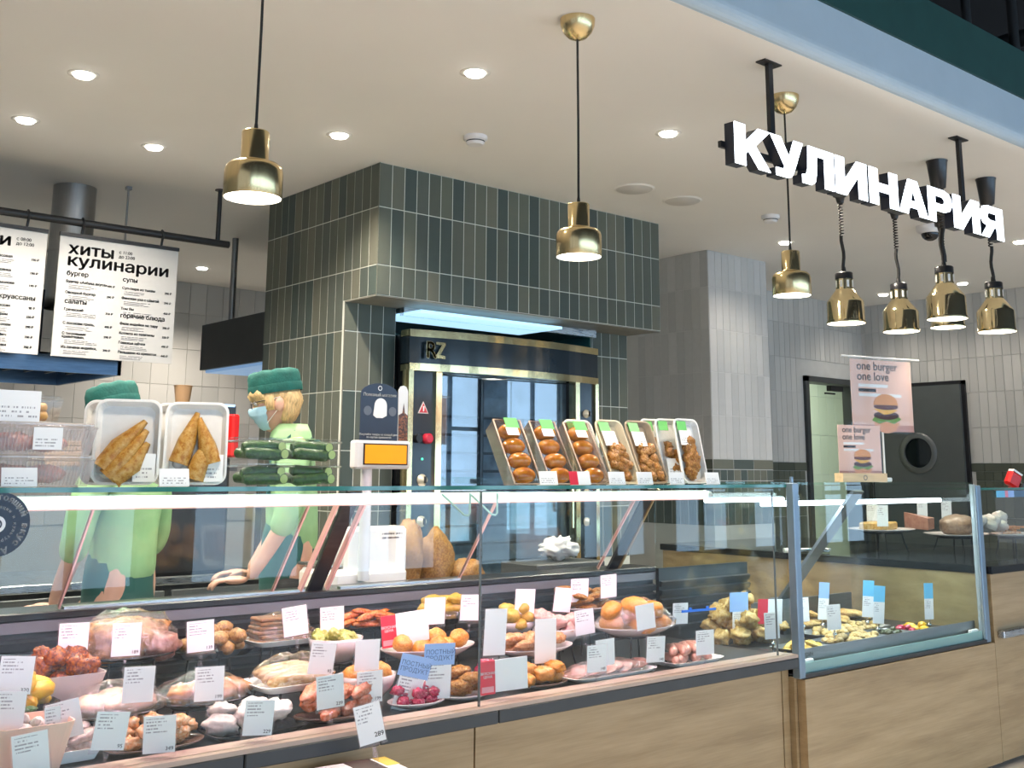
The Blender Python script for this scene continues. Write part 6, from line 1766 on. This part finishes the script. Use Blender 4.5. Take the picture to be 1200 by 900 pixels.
def fuse(b, name, voxel):
    me = b.mesh(name)
    o = bpy.data.objects.new(name, me)
    COL.objects.link(o)
    md = o.modifiers.new('remesh', 'REMESH')
    md.mode = 'VOXEL'
    md.voxel_size = voxel
    md.use_smooth_shade = True
    sm = o.modifiers.new('smooth', 'SMOOTH')
    sm.iterations = 3
    sm.factor = 0.5
    bpy.context.view_layer.update()
    dg = bpy.context.evaluated_depsgraph_get()
    ev = o.evaluated_get(dg)
    out = bpy.data.meshes.new_from_object(ev)
    bpy.data.objects.remove(o)
    out.polygons.foreach_set('use_smooth', [True] * len(out.polygons))
    return out
SKIN = M('skin', (0.62, 0.36, 0.27), 0.5, var=0.05, scale=20, sss=0.15)
CAPM = M('cap_green', (0.004, 0.095, 0.078), 0.8, var=0.2, scale=25, bmp=0.4)
SHIRT = M('shirt_light_green', (0.27, 0.48, 0.24), 0.8, var=0.08, scale=14, bmp=0.25)
APRON = M('apron_dark_green', (0.02, 0.10, 0.09), 0.8, var=0.1)
MASK = M('mask_blue', (0.38, 0.62, 0.76), 0.8, var=0.05, scale=20, bmp=0.2)
TROU = M('trousers_black', (0.02, 0.022, 0.025), 0.8)
HC = Vector((0, -0.080, 1.618))     # centre of the head
def head_shape(v):
    """v on the unit sphere, face towards -y"""
    x, y, z = v
    p = Vector((x * 0.076, y * 0.098, z * 0.118))
    if z < 0:                       # jaw narrows and comes forward
        k = -z
        p.x *= 1 - 0.30 * k * k
        p.y = p.y * (1 - 0.22 * k) - 0.022 * k
    if y < -0.75 and abs(x) < 0.35 and -0.35 < z < 0.15:      # nose
        p.y -= 0.014 * (1 - abs(x) / 0.35) * (1 - abs(z + 0.15) / 0.30)
    if y < -0.6 and 0.0 < z < 0.25 and 0.15 < abs(x) < 0.5:   # eye sockets
        p.y += 0.008
    return p
def unit_grid(seg, rings):
    for i in range(rings + 1):
        th = PI * i / rings
        for k in range(seg):
            a = 2 * PI * k / seg
            yield Vector((math.sin(th) * math.cos(a), math.sin(th) * math.sin(a), math.cos(th)))
def sphere_faces(seg, rings):
    return [(i * seg + k, (i + 1) * seg + k, (i + 1) * seg + (k + 1) % seg, i * seg + (k + 1) % seg) for i in range(rings) for k in range(seg)]
def person(label, loc, rz, hair_mat, hair_long, glasses, nod, seed):
    t = thing('person', label, 'person', loc, (0, 0, rz))
    HM = Matrix.Translation(HC) @ Matrix.Rotation(nod, 4, 'X') @ Matrix.Translation((0, 0, 0.0))
    # body: trunk, neck, limbs and hands fused with the head into one surface
    S = [((0, 0.01, 0.98), (0.15, 0.11)), ((0, 0.01, 1.10), (0.135, 0.10)), ((0, 0.0, 1.25), (0.15, 0.105)), ((0, -0.005, 1.39), (0.13, 0.085)), ((0, -0.012, 1.47), (0.058, 0.058)), ((0, -0.05, 1.54), (0.055, 0.055))]
    E_ = [(0, 1), (1, 2), (2, 3), (3, 4), (4, 5)]
    def chain(base, pts):
        prev = base
        for p in pts:
            S.append(p)
            E_.append((prev, len(S) - 1))
            prev = len(S) - 1
    for s in (-1, 1):
        chain(3, [((s * 0.16, 0.0, 1.415), 0.058), ((s * 0.215, -0.01, 1.28), 0.046), ((s * 0.235, -0.02, 1.14), 0.040), ((s * 0.21, -0.10, 1.00), 0.034), ((s * 0.18, -0.16, 0.90), 0.025)])
        chain(0, [((s * 0.085, 0.01, 0.90), 0.085), ((s * 0.09, 0.0, 0.70), 0.075), ((s * 0.09, -0.005, 0.50), 0.055), ((s * 0.09, 0.01, 0.30), 0.052), ((s * 0.09, 0.02, 0.10), 0.035), ((s * 0.09, -0.09, 0.045), 0.032)])
    vs, fs = skin_pts(S, E_, 'body')
    b = B().add(vs, fs)
    hv = [HM @ head_shape(v) for v in unit_grid(40, 30)]
    b.add(hv, sphere_faces(40, 30))
    for s in (-1, 1):
        b.ball(HM @ Vector((s * 0.088, 0.012, -0.004)), (0.012, 0.021, 0.034), 10, 8)      # ears
        w0 = Vector((s * 0.18, -0.16, 0.90))
        b.ball(w0 + Vector((-s * 0.012, -0.055, -0.004)), (0.040, 0.052, 0.017), 14, 10)  # palm
        for k, (dx, ln) in enumerate(((-0.030, 0.062), (-0.010, 0.074), (0.010, 0.070), (0.028, 0.055))):
            p = w0 + Vector((-s * 0.012 + dx, -0.095, -0.004))
            b.tube([p, p + Vector((dx * 0.15, -ln * 0.5, -0.004)), p + Vector((dx * 0.2, -ln * 0.82, -0.022)), p + Vector((dx * 0.2, -ln * 0.92, -0.040))], [0.0095, 0.009, 0.0085, 0.0065], 8)
        p = w0 + Vector((-s * 0.040, -0.035, 0.0))
        b.tube([p, p + Vector((-s * 0.022, -0.022, -0.004)), p + Vector((-s * 0.030, -0.052, -0.014))], [0.012, 0.0105, 0.008], 8)  # thumb
    put('body', None, SKIN, t, mesh=fuse(b, 'body', 0.0065))
    # clothes
    Q = [((0, 0.01, 0.93), (0.165, 0.125)), ((0, 0.01, 1.08), (0.152, 0.118)), ((0, 0.0, 1.25), (0.168, 0.123)), ((0, -0.002, 1.375), (0.145, 0.098)), ((0, -0.006, 1.445), (0.075, 0.070))]
    QE = [(0, 1), (1, 2), (2, 3), (3, 4)]
    for s in (-1, 1):
        n = len(Q)
        Q += [((s * 0.165, 0.0, 1.412), 0.075), ((s * 0.225, -0.012, 1.28), 0.066), ((s * 0.245, -0.02, 1.145), 0.058), ((s * 0.225, -0.06, 1.07), 0.054)]
        QE += [(3, n), (n, n + 1), (n + 1, n + 2), (n + 2, n + 3)]
    vs, fs = skin_pts(Q, QE, 'shirt')
    sh_ = put('shirt', B().add(vs, fs, True), SHIRT, t)
    col = []
    for (r, z) in ((0.078, 1.46), (0.080, 1.50), (0.069, 1.535), (0.086, 1.500), (0.093, 1.470)):
        col.append((r, z))
    put('collar', B().lathe(col, 28, c=(0, -0.012, 0), cap=False), M('collar_green', (0.33, 0.55, 0.29), 0.8, var=0.05), sh_)
    ap = []
    vs, fs = skin_pts([((0, -0.01, 0.70), (0.172, 0.130)), ((0, 0.0, 0.95), (0.172, 0.130)), ((0, -0.006, 1.20), (0.160, 0.124))], [(0, 1), (1, 2)], 'apron')
    put('apron', B().add(vs, fs, True), APRON, t)
    put('apron_strap', B().tube([(-0.10, -0.10, 1.22), (-0.11, -0.09, 1.40), (-0.075, 0.0, 1.50), (-0.02, 0.075, 1.47), (0.02, 0.075, 1.47), (0.075, 0.0, 1.50), (0.11, -0.09, 1.40), (0.10, -0.10, 1.22)], 0.010, 6).ball((0, 0.10, 1.455), (0.03, 0.018, 0.018)), APRON, t)
    for s in (-1, 1):
        vs, fs = skin_pts([((s * 0.085, 0.01, 0.93), 0.10), ((s * 0.09, 0.0, 0.70), 0.088), ((s * 0.09, -0.005, 0.48), 0.070), ((s * 0.09, 0.01, 0.12), 0.060)], [(0, 1), (1, 2), (2, 3)], 'trousers')
        put('trouser_leg', B().add(vs, fs, True), TROU, t)
        put('shoe', B().ball((s * 0.09, -0.05, 0.045), (0.048, 0.135, 0.045), 16, 10), BLACKP, t)
    # hair, cap, mask, eyes
    hv, hf = [], []
    seg, rings = 44, 26
    for v in unit_grid(seg, rings):
        p = head_shape(v)
        fr = max(0.0, -v.y)
        lowlim = -0.78 if v.y > 0.32 else (0.26 if v.y > -0.05 else (-0.05 if v.y > -0.42 else 0.26))
        if hair_long == 0:
            lowlim = max(lowlim, -0.45)
        k = 1.0 if v.z > lowlim else max(0.0, 1 - (lowlim - v.z) * 7)
        g = 0.016 * k + 0.005 * k * noise.noise(v * 9 + Vector((seed, 0, 0))) + 0.004 * k * math.sin(v.x * 60 + v.z * 11)
        if v.y < -0.45 and 0.28 < v.z < 0.62:
            g += 0.010 * k
        hv.append(HM @ (p * (1 - (0.05 if k <= 0 else 0)) + v * g))
    put('hair', B().add(hv, sphere_faces(seg, rings), True), hair_mat, t)
    cp = B()
    cp.lathe([(1.02, 0.048), (1.06, 0.052), (1.07, 0.088), (1.06, 0.118), (1.0, 0.136), (0.80, 0.144), (0.3, 0.146), (0.0, 0.146)], 40, cap=False)
    cp.v = [tuple(HM @ Vector((x * 0.087, y * 0.107 + 0.004, z + 0.003 * math.sin(8 * math.atan2(y, x)) * (1 if z > 0.1 else 0) + 0.006))) for x, y, z in cp.v]
    cap_ = put('cap', cp, CAPM, t)
    cb = B().lathe([(1.10, 0.046), (1.115, 0.050), (1.115, 0.080), (1.10, 0.084)], 40, cap=False)
    cb.v = [tuple(HM @ Vector((x * 0.085, y * 0.1055 + 0.004, z + 0.004))) for x, y, z in cb.v]
    put('cap_band', cb, CAPM, cap_)
    mv, mf = [], []
    nu, nv = 18, 10
    for j in range(nv + 1):
        for i in range(nu + 1):
            az = (-1.15 + 2.3 * i / nu)
            zz = 0.02 - 0.86 * j / nv
            rr = math.sqrt(max(0.05, 1 - zz * zz))
            v = Vector((math.sin(az) * rr, -math.cos(az) * rr, zz))
            p = head_shape(v)
            q = p + Vector((v.x * 0.008, v.y * 0.012 - 0.002 * (1 - abs(az) / 1.15), -0.004)) + Vector((0, -0.0025 * math.sin(j * 2.4), 0))
            mv.append(HM @ q)
    for j in range(nv):
        for i in range(nu):
            a = j * (nu + 1) + i
            mf.append((a, a + 1, a + nu + 2, a + nu + 1))
    mk = put('face_mask', B().add(mv, mf, True), MASK, t)
    for s in (-1, 1):
        put('ear_loop', B().tube([HM @ Vector((s * 0.070, -0.045, -0.005)), HM @ Vector((s * 0.083, -0.005, 0.025)), HM @ Vector((s * 0.086, 0.020, 0.028))], 0.0016, 6).tube([HM @ Vector((s * 0.055, -0.050, -0.075)), HM @ Vector((s * 0.078, -0.005, -0.030)), HM @ Vector((s * 0.084, 0.018, -0.020))], 0.0016, 6), WHITE, mk)
        e = put('eye', B().ball(HM @ Vector((s * 0.031, -0.085, 0.018)), 0.0115, 12, 9), M('eye_white', (0.8, 0.78, 0.76), 0.2), t)
        put('iris', B().ball(HM @ Vector((s * 0.031, -0.0935, 0.018)), (0.0052, 0.0036, 0.0052), 10, 8), M('iris_dark', (0.05, 0.04, 0.03), 0.15), e)
        put('eyebrow', B().tube([HM @ Vector((s * 0.016, -0.097, 0.040)), HM @ Vector((s * 0.034, -0.093, 0.046)), HM @ Vector((s * 0.050, -0.083, 0.040))], 0.0028, 6), hair_mat, t)
    if glasses:
        gl_ = B()
        for s in (-1, 1):
            loop = [HM @ Vector((s * 0.033 + 0.024 * math.cos(a), -0.106, 0.012 + 0.017 * math.sin(a))) for a in [2 * PI * k / 18 for k in range(19)]]
            gl_.tube(loop, 0.0016, 6)
            gl_.tube([HM @ Vector((s * 0.057, -0.104, 0.018)), HM @ Vector((s * 0.078, -0.06, 0.022)), HM @ Vector((s * 0.082, 0.010, 0.014))], 0.0020, 6)
        gl_.tube([HM @ Vector((-0.010, -0.108, 0.016)), HM @ Vector((0.010, -0.108, 0.016))], 0.0018, 6)
        put('glasses', gl_, BLACKP, t)
    return t
BLOND = M('blond_hair', (0.66, 0.46, 0.22), 0.5, var=0.30, scale=40, stretch=(3, 3, 0.6), bmp=0.3)
BROWNH = M('brown_hair', (0.10, 0.05, 0.03), 0.5, var=0.3, scale=40)
person('person in green cap, blue mask, glasses and light green shirt looking down', (2.425, 4.29, 0.088), math.radians(-118), BLOND, 1, True, 0.17, 1)
person('person in green cap mostly hidden behind the foam trays', (1.76, 4.45, 0.0), math.radians(-150), BROWNH, 1, False, 0.25, 5)
